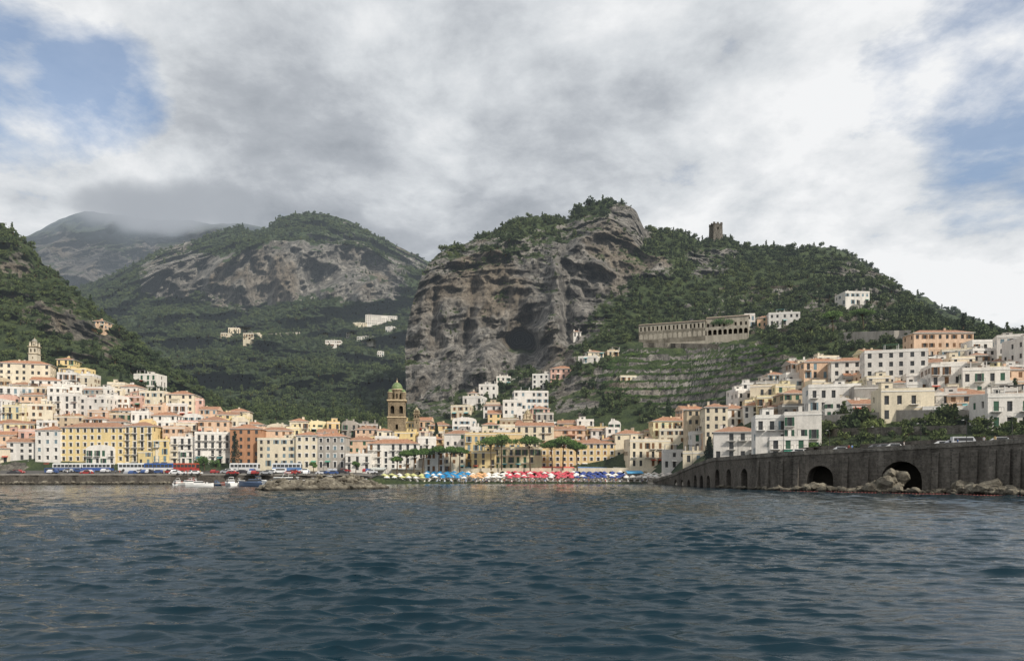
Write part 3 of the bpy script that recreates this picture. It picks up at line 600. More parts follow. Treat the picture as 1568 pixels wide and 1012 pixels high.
mb.poly([p+Z1*4.2,q+Z1*4.2,q+Z1*4.2-Nn*14,p+Z1*4.2-Nn*14],2); mb.obj('promenade_arcade',[WALL['C'],M_dark,M_conc])
def wallline(p0,p1,h,name='terrace_wall',m=None,n=14):
    mb=MB(); L=[]
    for i in range(n+1):
        t=i/n; g=hit(p0[0]*(1-t)+p1[0]*t,p0[1]*(1-t)+p1[1]*t)
        if g: L.append(g)
    y=np.median([g.y for g in L]); L=[g for g in L if abs(g.y-y)<40]
    for a,c in zip(L,L[1:]):
        mb.poly([a-Z1*3,c-Z1*3,c+Z1*h,a+Z1*h],0); k=Vector((0,.6,0)); mb.poly([a+Z1*h,c+Z1*h,c+Z1*h+k,a+Z1*h+k],0); mb.poly([c-Z1*3+k,a-Z1*3+k,a+Z1*h+k,c+Z1*h+k],0)
    mb.obj(name,[m or M_greystone])
wallline((1292,526),(1400,524),5,m=WALL['G']); wallline((985,532),(1100,534),2.5); wallline((1255,652),(1350,648),3,m=WALL['G']); wallline((1150,512),(1290,505),2); wallline((1250,462),(1380,470),2.2); wallline((1350,645),(1560,648),3,m=WALL['G'])
wallline((160,545),(240,585),2);wallline((335,520),(480,512),4,m=WALL['G']);wallline((1100,445),(1260,440),1.8);wallline((1150,460),(1300,455),1.8);wallline((1260,668),(1480,664),2)
# ------------------------------------------------------------ vegetation prototypes
def proto(name,build,mats):
    mb=MB(); build(mb); o=mb.obj(name,mats); scene.collection.objects.unlink(o); return o
def leafcloud(mb,lobes,n,size,m=0):
    for _ in range(n):
        c,r,sq=random.choice(lobes); d=Vector((random.gauss(0,1),random.gauss(0,1),random.gauss(0,1))).normalized()*(random.random()**.35)*r
        p=Vector(c)+Vector((d.x,d.y,d.z*sq)); a=Vector((random.gauss(0,1),random.gauss(0,1),random.gauss(0,.7))).normalized(); bb=a.orthogonal().normalized(); bb=Matrix.Rotation(random.random()*6.28,3,a)@bb
        s=size*random.uniform(.5,1.3); t=a.cross(bb); mb.poly([p-bb*s,p+t*s*.6,p+bb*s,p-t*s*.6],m)
def bt(mb):
    lobes=[((random.uniform(-.6,.6),random.uniform(-.6,.6),random.uniform(.5,1.2)),random.uniform(.35,.6),.8) for _ in range(6)]+[((0,0,.7),.6,.8)]
    mb.tube((0,0,-.4),(0,0,.8),.09,.05,5,1)
    leafcloud(mb,lobes,190,.19)
def tall(mb):
    lobes=[((random.uniform(-.15,.15),random.uniform(-.15,.15),.4+k*.32),.42-.06*k,1.1) for k in range(6)]
    mb.tube((0,0,-.4),(0,0,1.2),.08,.04,5,1); leafcloud(mb,lobes,190,.17)
def brushy(mb):
    lobes=[((random.uniform(-.9,.9),random.uniform(-.9,.9),random.uniform(.1,.4)),.4,.7) for _ in range(7)]; leafcloud(mb,lobes,170,.19)
def collect(name,objs):
    c=bpy.data.collections.new(name)
    for o in objs: c.objects.link(o)
    return c
COL_tree=collect('tree_kinds',[proto('tree_kind_%d'%k,bt,[M_leaf,M_bark]) for k in range(4)]+[proto('tree_kind_scrub_%d'%k,brushy,[M_leaf,M_bark]) for k in range(2)]+[proto('tree_kind_tall',tall,[M_leaf,M_bark])])
COL_vine=collect('vine_kinds',[proto('vine_kind_%d'%k,brushy,[M_vine,M_bark]) for k in range(2)])
def rockp(mb):
    import bmesh
    bm=bmesh.new(); bmesh.ops.create_icosphere(bm,subdivisions=2,radius=1); o=rng.uniform(0,99,3)
    V=np.array([v.co[:] for v in bm.verts]); n=fbm(V[:,0]*1.1+o[0],V[:,1]*1.1+o[1],V[:,2]*1.1+o[2],3)
    V=V*(1+.55*n)[:,None]*np.array([1,.8,.7]); V=np.round(V*2.4)/2.4*.5+V*.5
    for f in bm.faces: mb.poly([V[v.index] for v in f.verts],0)
    bm.free()
COL_rock=collect('rock_kinds',[proto('rock_kind_%d'%k,rockp,[M_rock]) for k in range(5)])
def scatter(name,P,S,R,col,nkinds,idx=None):
    n=len(P); me=bpy.data.meshes.new(name); me.vertices.add(n); me.vertices.foreach_set('co',np.asarray(P,np.float32).ravel())
    a=me.attributes.new('scl','FLOAT_VECTOR','POINT'); a.data.foreach_set('vector',np.asarray(S,np.float32).ravel())
    a=me.attributes.new('rot','FLOAT_VECTOR','POINT'); a.data.foreach_set('vector',np.asarray(R,np.float32).ravel())
    a=me.attributes.new('kind','INT','POINT'); a.data.foreach_set('value',(rng.randint(0,nkinds,n) if idx is None else idx).astype(np.int32))
    o=bpy.data.objects.new(name,me); scene.collection.objects.link(o)
    g=bpy.data.node_groups.new(name+'_nodes','GeometryNodeTree'); g.interface.new_socket('Geometry',in_out='INPUT',socket_type='NodeSocketGeometry'); g.interface.new_socket('Geometry',in_out='OUTPUT',socket_type='NodeSocketGeometry')
    i=N(g,'NodeGroupInput');oo=N(g,'NodeGroupOutput'); ci=N(g,'GeometryNodeCollectionInfo'); ci.inputs['Collection'].default_value=col; ci.inputs['Separate Children'].default_value=True; ci.inputs['Reset Children'].default_value=True
    ip=N(g,'GeometryNodeInstanceOnPoints'); ip.inputs['Pick Instance'].default_value=True
    def na(nm,t):
        x=N(g,'GeometryNodeInputNamedAttribute',data_type=t); x.inputs['Name'].default_value=nm; return x.outputs['Attribute']
    g.links.new(i.outputs[0],ip.inputs['Points']); g.links.new(ci.outputs[0],ip.inputs['Instance']); g.links.new(na('kind','INT'),ip.inputs['Instance Index'])
    e=N(g,'FunctionNodeEulerToRotation'); g.links.new(na('rot','FLOAT_VECTOR'),e.inputs[0]); g.links.new(e.outputs[0],ip.inputs['Rotation']); g.links.new(na('scl','FLOAT_VECTOR'),ip.inputs['Scale'])
    g.links.new(ip.outputs[0],oo.inputs[0]); md=o.modifiers.new('instances','NODES'); md.node_group=g; return o
BA=np.array(BLD)
def sampleT(T,n,accept,reg=None):
    w=T['area'].copy()
    if reg is not None:
        c=T['c']; w=w*reg(HX+c[:,0]/c[:,1]*F,HY-(c[:,2]-CH)/c[:,1]*F)
    p=w/w.sum(); k=rng.choice(len(p),n,p=p); V=T['V'];Fc=T['F'][k]; u=rng.rand(n,1);v=rng.rand(n,1)
    P=(V[Fc[:,0]]*(1-u)+V[Fc[:,1]]*u)*(1-v)+(V[Fc[:,3]]*(1-u)+V[Fc[:,2]]*u)*v
    px=HX+P[:,0]/P[:,1]*F; py=HY-(P[:,2]-CH)/P[:,1]*F
    keep=accept(px,py,T['rv'][k],T['nz'][k],P,T['rid'][k]); 
    P=P[keep]; ok=np.ones(len(P),bool)
    for s in range(0,len(P),4000):
        q=P[s:s+4000]; d=np.hypot(q[:,None,0]-BA[None,:,0],q[:,None,1]-BA[None,:,1])<BA[None,:,2]; ok[s:s+4000]=~d.any(1)
    return P[ok]
def veg(name,P,s0,s1,col=COL_tree,nk=7,flat=1.0):
    n=len(P); s=rng.uniform(s0,s1,n); S=np.stack([s,s,s*rng.uniform(.7,1.15,n)*flat],1); R=np.stack([rng.uniform(-.1,.1,n),rng.uniform(-.1,.1,n),rng.uniform(0,6.28,n)],1)
    print(name,n); return scatter(name,P,S,R,col,nk)
def townm(px,py): return py>top(px)-6
terr_reg=lambda px,py:(((px-1085)/165)**2+((py-575)/54)**2)<1
nearcave=lambda px,py:(((px-798)/34)**2+((py-525)/26)**2)<1
def accC(px,py,rv,nz,P,rid):
    r=rng.rand(len(px)); a=(rv<.36); a&=(rid>2.4)&(rid<9.3)
    tm=townm(px,py)&~((py>640)&(px>1255)); a&=~(tm&(r>.16)); a&=~(terr_reg(px,py)&(r>.06)); a&=~((rid<3)&(px<1240)); a&=px<1800; a&=~nearcave(px,py)
    return a
P=sampleT(TC,30000,accC); veg('hillside_trees',P,1.3,3.1)
P=sampleT(TC,26000,lambda px,py,rv,nz,P,rid:terr_reg(px,py)&(nz>.7)&(rv<.5),lambda px,py:terr_reg(px,py)*1.0+1e-9); veg('terraced_vineyard',P,.6,1.2,COL_vine,2,.9)
P=sampleT(TC,38000,lambda px,py,rv,nz,P,rid:(rv>=.36)&(rv<.95)&(rid>4)&(nz>.4)&(rng.rand(len(px))<.28)&~nearcave(px,py)); veg('cliff_scrub',P,.6,1.5)
P=sampleT(TC,3200,lambda px,py,rv,nz,P,rid:(rng.rand(len(px))<.6)&(rid>2.05),lambda px,py:((px>1235)&(px<1700)&(py>640)&(py<692))*1.0+1e-9); veg('embankment_shrubs',P,.7,1.9)
def accL(px,py,rv,nz,P,rid):
    r=rng.rand(len(px)); a=((rv<.42)|(r<.05))&(rid>2.5)&(rid<7.2); a&=~(townm(px,py)&(r>.14)); a&=px>-350; return a
P=sampleT(TL,16000,accL); veg('left_hill_trees',P,1.2,2.9)
P=sampleT(TB,48000,lambda px,py,rv,nz,P,rid:((rv<.34)|((rng.rand(len(px))<.05)&(rv<.9)))&(rid<8)&(py<660)&(px>0)); veg('valley_forest',P,2.0,4.3)
P=sampleT(TD,5000,lambda px,py,rv,nz,P,rid:(rid<3.5)); veg('right_ridge_trees',P,2.,4)
sky=[(690,380,4),(704,374,3.5),(735,364,5),(750,358,4),(785,339,5),(800,335,4.5),(815,334,5),(842,334,5),(856,335,4),(880,324,5),(890,319,6),(902,313,6),(915,310,5),(930,308,4),(945,310,3.5),(1020,359,4.5),(1045,358,4.5),(1122,371,5.5),(1126,372,4),(1152,379,3),(1192,377,4),(1212,376,4),(1083,366,4),(1240,384,4),(870,340,4)]
P=[];S=[]
for x,y,s in sky:
    D=float(np.interp(x,[690,785,900,1120,1250],[548,580,598,618,592]))
    for k in range(3): q=W(x+random.uniform(-5,5),y+6+random.uniform(-1,3),D+random.uniform(-6,6)); P.append(q[:]); t=s*random.uniform(.6,.9); S.append((t,t,t))
n=len(P); scatter('ridge_trees',P,S,np.stack([np.zeros(n),np.zeros(n),rng.uniform(0,6,n)],1),COL_tree,4)
def pine(px,yb,D,h,r,name='umbrella_pine'):
    r*=1.15
    mb=MB(); lean=random.uniform(-.8,.8); tp=Vector((lean,0,h*.62)); mb.tube((0,0,-1),(lean*.4,0,h*.35),.3,.24,7,1); mb.tube((lean*.4,0,h*.35),tp,.24,.16,7,1); lobes=[]
    for k in range(11):
        a=k*2.4; rr=r*(.2+.55*((k%4)/3)); e=Vector((lean+math.cos(a)*rr,math.sin(a)*rr,h*(.86-.06*((k%4)/3))+random.uniform(-.03,.03)*h)); mb.tube(tp,e,.1,.05,5,1); lobes.append((e,r*.42,.48))
    lobes.append(((lean,0,h*.93),r*.5,.4)); leafcloud(mb,lobes,3000,.3)
    return mb.obj(name,[M_leafd,M_bark],W(px,yb,D),random.random()*6)
for a in [(622,720,292,8.0,3.2),(634,720,292,8.5,3.4),(647,720,294,8.8,3.4),(672,718,294,9.2,3.6),(690,718,293,9,3.4),(704,719,292,9,3.2),(752,716,294,12.5,5),(768,716,296,13.5,5),(812,717,294,13,5.4),(862,716,294,12.5,5),(884,717,293,10.5,4.2),(846,716,295,11,4),(1105,522,395,12,6),(1276,508,335,9,5),(1322,500,340,8,4.5),(608,722,293,6,2.6)]: pine(*a)
def conifer(px,yb,D,h,r,name='cypress_tree'):
    mb=MB(); mb.tube((0,0,-1),(0,0,h*.9),.25,.05,6,1); lobes=[((random.uniform(-.2,.2),random.uniform(-.2,.2),h*(.12+.86*k/14)),r*(1-.85*k/14)+.15,.8) for k in range(15)]; leafcloud(mb,lobes,1300,.3); return mb.obj(name,[M_fir,M_bark],W(px,yb,D),0)
for a in [(360,716,296,14.5,2.4,'fir_tree'),(1086,706,222,7.2,1.7,'fir_tree'),(668,668,330,6,1),(980,470,455,9,1.2),(1475,500,290,5,.8),(30,556,385,7,1.2),(185,590,360,6,1)]: conifer(*a)
def broad(px,yb,D,h,r):
    mb=MB(); mb.tube((0,0,-1),(0,0,h*.5),.2,.12,6,1); lobes=[]
    for k in range(7):
        e=Vector((random.uniform(-r,r)*.6,random.uniform(-r,r)*.6,h*random.uniform(.5,.85))); mb.tube((0,0,h*.4),e,.09,.03,5,1); lobes.append((e,r*.5,.8))
    leafcloud(mb,lobes,1100,.26); mb.obj('street_tree',[M_leafd,M_bark],W(px,yb,D),0)
for a in [(313,722,290,6,3),(330,722,291,5,2.4),(305,722,290,4.5,2.2),(480,722,290,4,1.5),(1238,702,180,4,2),(215,724,288,4,1.8),(545,722,291,4,2)]: broad(*a)
# ------------------------------------------------------------ rocks
P=[];S=[];R=[]
def addrock(p,s): P.append(p);S.append((s*random.uniform(.8,1.3),s*random.uniform(.8,1.2),s*random.uniform(.7,1.1)));R.append([random.uniform(-.5,.5),random.uniform(-.5,.5),random.uniform(0,6.28)])
A=Vector((W(408,0,172).x,172,0));B_=Vector((W(580,0,192).x,192,0)); ax=(B_-A); nr=Vector((-ax.y,ax.x,0)).normalized()
for _ in range(560):
    t=random.random(); c=random.uniform(-1,1); hh=(1-abs(c))*(2.8+.8*math.sin(t*19))*min(1,6*t+.35,6*(1-t)+.2); p=A+ax*t+nr*c*5.5; p.z=hh*random.uniform(.4,1.1)-.35; addrock(p[:],random.choice([.5,.7,.9,1.3,1.6]))
scatter('breakwater_rocks',P,S,R,COL_rock,5)
P=[];S=[];R=[]
for _ in range(900):
    px=random.uniform(1100,1640); D=wallD(px)-random.uniform(.2,4.5); w=math.exp(-((px-1245)/25)**2)+math.exp(-((px-1345)/30)**2)*1.3+math.exp(-((px-1510)/50)**2)*1.3+.25
    if random.random()>w: continue
    addrock((W(px,0,D).x,D,random.uniform(-.5,.9*min(w,1.3))),random.uniform(.4,1.3))
for px,d,s,z in [(1345,2,3.2,1),(1330,3,2.4,.5),(1362,1.5,3.0,2),(1372,1,2.4,3.5),(1368,.5,1.8,5.2),(1340,3.5,2.2,0),(1240,2,2.2,.5),(1252,1.5,2,.8),(1232,2,1.8,.2),(1495,2,2.8,1),(1520,2,3,.8),(1545,2.5,2.6,.5),(1480,1.5,2,1.8),(1465,2,2,.4),(1262,2,1.8,0)]:
    for k in range(3): D=wallD(px)-d+random.uniform(-.8,.8); addrock((W(px,0,D).x+random.uniform(-1.2,1.2),D,z*.7+random.uniform(-.4,.4)),s*random.uniform(.6,.9))
for _ in range(420):
    px=random.uniform(-150,270); D=wallD(px)-random.uniform(.2,4); addrock((W(px,0,D).x,D,random.uniform(-.4,.6)),random.uniform(.35,1.0))
scatter('shore_rocks',P,S,R,COL_rock,5)
# ------------------------------------------------------------ beach things
def canvas(name,c): return simple(name,c,.8,.15,.7)
UC={'blue_beach_umbrellas':((652,722),(.03,.25,.52),5,.12),'orange_beach_umbrellas':((722,745),(.7,.4,.2),4,.3),'white_beach_umbrellas':((745,776),(.75,.74,.7),4,.2),'red_beach_umbrellas':((776,880),(.55,.09,.12),6,.2),'navy_beach_umbrellas':((880,955),(.05,.08,.26),5,.25),'yellow_beach_umbrellas':((588,650),(.55,.55,.25),3,.3),'pale_beach_umbrellas':((955,1045),(.6,.55,.5),4,.3)}
Mwood=simple('pole_wood',(.5,.45,.38))
for nm,((x0,x1),c,rw,wp) in UC.items():
    mb=MB()
    for r in range(rw):
        x=x0+random.uniform(0,5)
        while x<x1:
            D=wallD(x)+3.5+r*2.9+random.uniform(-.5,.5); X=(x-HX)/F*D; z=.4+(D-wallD(x)-3)*.165; m=0 if random.random()>wp else 2; hh=random.uniform(-.15,.1); ru=random.uniform(1.05,1.35)
            mb.tube((X,D,z-.3),(X,D,z+2.2+hh),.03,.03,5,1); mb.frus(X,D,z+1.9+hh,z+2.45+hh,ru,.05,8,m); mb.frus(X,D,z+1.7+hh,z+1.9+hh,ru,ru,8,m,cap=False)
            mb.box(X+.5,X+1.1,D-1.6,D+.2,z+.25,z+.33,2 if random.random()<.5 else 0); mb.box(X+.5,X+1.1,D+.2,D+.3,z+.25,z+.85,2)
            for lx in (X+.55,X+1.05): mb.box(lx-.03,lx+.03,D-1.5,D-1.44,z-.2,z+.249,1)
            x+=random.uniform(8.5,13)
    mb.obj(nm,[canvas(nm+'_canvas',c),Mwood,M_trim])
def pavilion(px0,px1,D,z,c,name='beach_pavilion'):
    mb=MB(); w=(px1-px0)/F*D; n=max(2,int(w/3))
    for i in range(n+1):
        x=-w/2+w*i/n
        for y in (0,4): mb.box(x-.07,x+.07,y-.07,y+.07,-1.5,2.8,1)
    mb.poly([(-w/2,-.5,2.6),(w/2,-.5,2.6),(w/2,4.4,3.3),(-w/2,4.4,3.3)],0); mb.poly([(-w/2,-.5,2.2),(w/2,-.5,2.2),(w/2,-.5,2.6),(-w/2,-.5,2.6)],0)
    mb.box(-w/2,w/2,3.5,3.6,-.5,2.6,2); mb.box(-w/2,w/2,-.3,4.2,-.2,0,1)
    for i in range(n): mb.box(-w/2+w*(i+.2)/n,-w/2+w*(i+.7)/n,1.5,2.1,0,.8,2)
    mb.obj(name,[canvas('awning_%d'%px0,c),Mwood,M_trim],((px0+px1)/2/F*D-HX/F*D,D,z))
for a in [(600,645,301,3.2,(.7,.7,.66)),(655,700,301,3.4,(.72,.7,.65)),(705,760,301,3.4,(.2,.4,.55)),(765,815,301,3.6,(.7,.68,.62)),(820,880,300,3.4,(.62,.15,.12)),(885,930,299,3.4,(.1,.2,.4)),(940,1000,297,3.4,(.7,.68,.6)),(560,590,297,3,(.5,.52,.5)),(960,985,284,1.6,(.1,.35,.6))]: pavilion(*a)
# vehicles
def wheel(mb,x,y,r,m): mb.tube((x,y-.12,r),(x,y+.12,r),r,r,12,m)
def car(px,D,z,col,rz=0,van=False):
    mb=MB(); Wd=.85
    if van: prof=[(-2.2,.35),(2.2,.35),(2.2,1.0),(1.9,1.15),(1.4,2.0),(-2.15,2.05),(-2.2,1.0)]; gl=(-1.9,1.4,1.2,1.8)
    else: prof=[(-2.1,.3),(2.1,.3),(2.12,.7),(1.95,.85),(1.05,.95),(.5,1.42),(-1.1,1.45),(-1.8,1.0),(-2.1,.9)]; gl=(-1.2,.6,.98,1.36)
    for s in (-1,1): mb.poly([(x,s*Wd,zz_) for x,zz_ in (prof if s<0 else prof[::-1])],0)
    for a,c in zip(prof,prof[1:]+prof[:1]): mb.poly([(c[0],-Wd,c[1]),(a[0],-Wd,a[1]),(a[0],Wd,a[1]),(c[0],Wd,c[1])],0)
    for s in (-1,1): mb.box(gl[0],gl[1],min(s*Wd,s*(Wd+.015)),max(s*Wd,s*(Wd+.015)),gl[2],gl[3],1)
    for x in (-1.3,1.3):
        for s in (-1,1): wheel(mb,x,s*.82,.33,2)
    mb.box(2.1,2.14,-.7,-.4,.55,.7,3);mb.box(2.1,2.14,.4,.7,.55,.7,3)
    mb.obj('parked_van' if van else 'parked_car',[simple('car_paint',col,.3,.1),M_glass,M_rail,M_trim],((px-HX)/F*D,D,z),rz)
def bus(px,D,z,c1,c2,rz=0):
    mb=MB(); mb.box(-5.5,5.5,-1.25,1.25,.4,1.5,1); mb.box(-5.5,5.5,-1.25,1.25,1.503,3.1,0); mb.box(-5.3,5.3,-1.1,1.1,3.103,3.25,0)
    for s in (-1,1):
        for k in range(7): x=-5.1+k*1.48; mb.box(x,x+1.25,min(s*1.25,s*1.28),max(s*1.25,s*1.28),1.65,2.7,2)
        for x in (-3.4,3.4): wheel(mb,x,s*1.2,.5,3)
    mb.box(5.5,5.53,-1.1,1.1,1.3,2.8,2); mb.obj('bus',[simple('bus_paint',c1,.3,.1),simple('bus_paint_lower',c2,.3,.1),M_glass,M_rail],((px-HX)/F*D,D,z),rz)
qz=lambda D:3.2+(D-267)/26*1.8
for px,c1,c2 in [(150,(.7,.7,.7),(.05,.1,.3)),(205,(.7,.72,.74),(.7,.7,.7)),(245,(.05,.12,.35),(.6,.6,.6)),(282,(.45,.1,.06),(.4,.06,.05)),(105,(.75,.75,.72),(.1,.15,.3)),(375,(.7,.7,.7),(.6,.6,.6)),(440,(.6,.62,.65),(.1,.2,.4))]: bus(px,287,qz(287),c1,c2,random.uniform(-.1,.1))
cols=[(.7,.7,.7),(.6,.6,.62),(.05,.05,.06),(.3,.04,.04),(.05,.09,.22),(.35,.36,.38),(.75,.75,.75)]
for k in range(50):
    px=random.uniform(20,580); D=random.choice([271,276,282]); car(px,D,qz(D),random.choice(cols),random.choice([0,math.pi,1.57])+random.uniform(-.1,.1),random.random()<.2)
for px in [1345,1358,1372,1447,1462,1476,1290,1225,1535]:
    D=wallD(px)+3.5; car(px,D,roadZ(px)+.06,random.choice([(.75,.75,.75),(.65,.66,.68),(.2,.2,.22)]),-.3,px==1476)
def boat(px,D,L,name='small_boat',cabin=False,c=(.75,.75,.73),rz=0,z=0):
    mb=MB(); B=L*.16; n=10; secs=[]
    for i in range(n+1):
        t=i/n; w=B*(1-(max(0,t-.35)/.65)**2.2)*(.85+.15*min(1,t*4)); w=max(w,.03); x=-L/2+L*t; fb=L*.10*(1+.5*t*t); k=-.12*L*.4*(1-t**3)
        secs.append([(x,-w,fb),(x+.0,-w*.8,.1),(x,0,k),(x,w*.8,.1),(x,w,fb)])
    for a,c2 in zip(secs,secs[1:]):
        for j in range(4): mb.poly([a[j],c2[j],c2[j+1],a[j+1]],0)
        mb.poly([(a[0][0],a[0][1]*.85,a[0][2]-.1),(a[4][0],a[4][1]*.85,a[4][2]-.1),(c2[4][0],c2[4][1]*.85,c2[4][2]-.1),(c2[0][0],c2[0][1]*.85,c2[0][2]-.1)][::-1],2 if not cabin else 0)
        for s in (0,4): mb.poly([a[s],c2[s],(c2[s][0],c2[s][1]*.85,c2[s][2]),(a[s][0],a[s][1]*.85,a[s][2])],0); mb.poly([(c2[s][0],c2[s][1]*.85,c2[s][2]),(a[s][0],a[s][1]*.85,a[s][2]),(a[s][0],a[s][1]*.85,a[s][2]-.1),(c2[s][0],c2[s][1]*.85,c2[s][2]-.1)],0)
    mb.poly(secs[0],0)
    f=L*.1
    if cabin:
        w=B*.7; x0=-L*.22;x1=L*.22
        for (a0,a1,b0,b1,z0,z1,m) in [(x0,x1,x0,x1-.05*L,f,f+.055*L,0),(x0+.1,x1-.05*L,x0+.15,x1-.11*L,f+.055*L,f+.1*L,1),(x0,x1-.10*L,x0,x1-.11*L,f+.1*L,f+.115*L,0)]:
            A=[(a0,-w,z0),(a1,-w*.8,z0),(a1,w*.8,z0),(a0,w,z0)];Bq=[(b0,-w*.95,z1),(b1,-w*.7,z1),(b1,w*.7,z1),(b0,w*.95,z1)]
            for j in range(4): mb.poly([A[j],A[(j+1)%4],Bq[(j+1)%4],Bq[j]],m)
            mb.poly(Bq,m)
        for s in (-1,1): mb.tube((-L*.12,s*w*.8,f+.115*L),(-L*.16,s*w*.6,f+.2*L),.05,.05,5,0)
        mb.box(-L*.2,-L*.1,-w*.7,w*.7,f+.2*L,f+.212*L,0)
        for k in range(6):
            t=.6+.07*k; s=secs[min(10,int(t*10))]
            for j in (0,4): mb.tube((s[j][0],s[j][1]*.9,s[j][2]),(s[j][0],s[j][1]*.9,s[j][2]+.6),.02,.02,4,3)
    else:
        for x in (-L*.2,L*.08): mb.box(x-.12,x+.12,-B*.8,B*.8,f-.05,f+.03,2)
        mb.box(-L*.5-.25,-L*.5,-.15,.15,f-.3,f+.35,3)
    mb.obj(name,[simple('boat_paint',c,.35,.1),M_glass,simple('boat_wood',(.3,.2,.12)),M_rail],((px-HX)/F*D,D,z),rz)
boat(430,204,13.5,'motor_yacht',True,rz=2.7); boat(306,216,7.5,'motor_boat',True,rz=.3); boat(388,228,10,'motor_yacht',True,c=(.1,.14,.22),rz=2.9); boat(462,226,9,'motor_boat',True,rz=.5); boat(352,232,9,'motor_boat',True,rz=2.2); boat(500,235,10,'motor_yacht',True,rz=2.5)
for k in range(32): boat(random.uniform(262,560),random.uniform(236,264),random.uniform(4.5,8),c=random.choice([(.75,.75,.73),(.1,.2,.4),(.7,.7,.68),(.75,.75,.73),(.4,.1,.08)]),rz=random.uniform(0,6.28),cabin=random.random()<.45)
mb=MB(); p=W(335,0,240);q=W(470,0,235)
mb.box(p.x,q.x,236,238.5,.5,.75,0)
for k in range(9): mb.tube((p.x+k*(q.x-p.x)/8,236.3,-1),(p.x+k*(q.x-p.x)/8,236.3,1.6),.12,.12,6,1)
mb.obj('mooring_jetty',[M_conc,M_rail])
mb=MB(); 
for k in range(90):
    px=1195+k*5.2; D=wallD(px)-6-1.0*math.sin(k*.35); X=(px-HX)/F*D; mb.frus(X,D,-.05,.10,.14,.08,6,0)
    if k: mb.tube(prev,(X,D,.04),.035,.035,4,0)
    prev=(X,D,.04)
mb.obj('floating_buoy_line',[simple('red_float',(.4,.12,.1))])
for px in list(range(40,560,65))+[1060]+list(range(1130,1568,70)):
    D=wallD(px)+1.6; z=roadZ(px); mb=MB(); mb.tube((0,0,-.2),(0,0,5),.07,.05,6,0); mb.tube((0,0,5),(0,1.0,5.3),.04,.04,5,0); mb.box(-.12,.12,.9,1.4,5.22,5.34,1); mb.obj('street_lamp',[M_rail,M_trim],((px-HX)/F*D,D,z))
def person_mesh(pose,shirt,trou):
    me=bpy.data.meshes.new('p'); sp={'s':.12,'w':.28}[pose]
    V=[(0,0,.95),(0,0,1.2),(0,0,1.42),(0,0,1.53),(0,-.01,1.62),(0,0,1.73),(.19,0,1.4),(.25,-.05 if pose=='s' else .15,1.12),(.25,-.12 if pose=='s' else .22,.88),(-.19,0,1.4),(-.25,.02 if pose=='s' else -.15,1.12),(-.25,-.03 if pose=='s' else -.22,.88),(.1,0,.9),(.11,-sp*.5,.5),(.11,-sp*.6,.08),(.11,-sp*.6-.14,.04),(-.1,0,.9),(-.11,sp*.4,.5),(-.11,sp*.9,.08),(-.11,sp*.9-.14,.04)]
    E=[(0,1),(1,2),(2,3),(3,4),(4,5),(2,6),(6,7),(7,8),(2,9),(9,10),(10,11),(0,12),(12,13),(13,14),(14,15),(0,16),(16,17),(17,18),(18,19)]
    Rr=[.14,.14,.15,.055,.1,.08,.065,.045,.03,.065,.045,.03,.095,.06,.04,.035,.095,.06,.04,.035]
    me.from_pydata(V,E,[]); o=bpy.data.objects.new('p',me); scene.collection.objects.link(o); m=o.modifiers.new('s','SKIN'); me.skin_vertices[0].data[0].use_root=True
    for i,r in enumerate(Rr): me.skin_vertices[0].data[i].radius=(r,r*.8)
    s=o.modifiers.new('u','SUBSURF'); s.levels=1; dg=bpy.context.evaluated_depsgraph_get(); me2=bpy.data.meshes.new_from_object(o.evaluated_get(dg)); bpy.data.objects.remove(o)
    for mm in (simple('skin',(.5,.3,.2)),simple('shirt',shirt),simple('trousers',trou),simple('hair',(.05,.03,.02))): me2.materials.append(mm)
    for p in me2.polygons:
        c=p.center; p.material_index=3 if (c.z>1.68 or (c.z>1.58 and c.y>.03)) else 0 if (c.z>1.48 or abs(c.x)>.2 and c.z<1.25 or c.z<.45) else 1 if c.z>.98 else 2
    return me2
PM=[person_mesh('s',(.7,.7,.7),(.05,.07,.15)),person_mesh('w',(.5,.08,.08),(.3,.28,.22)),person_mesh('w',(.08,.2,.45),(.05,.05,.05)),person_mesh('s',(.6,.45,.2),(.5,.5,.5))]
for k in range(56):
    if k<36: px=random.uniform(590,1040); D=wallD(px)+random.uniform(.5,3.5); z=-.6+(D-wallD(px)+3)*.15
    elif k<50: px=random.uniform(60,560); D=269+random.random()*2; z=qz(D)
    else: px=random.uniform(1220,1560); D=wallD(px)+1.2; z=roadZ(px)+.06
    o=bpy.data.objects.new('person',random.choice(PM)); o.location=((px-HX)/F*D,D,z); o.rotation_euler=(0,0,random.uniform(0,6.28)); scene.collection.objects.link(o)
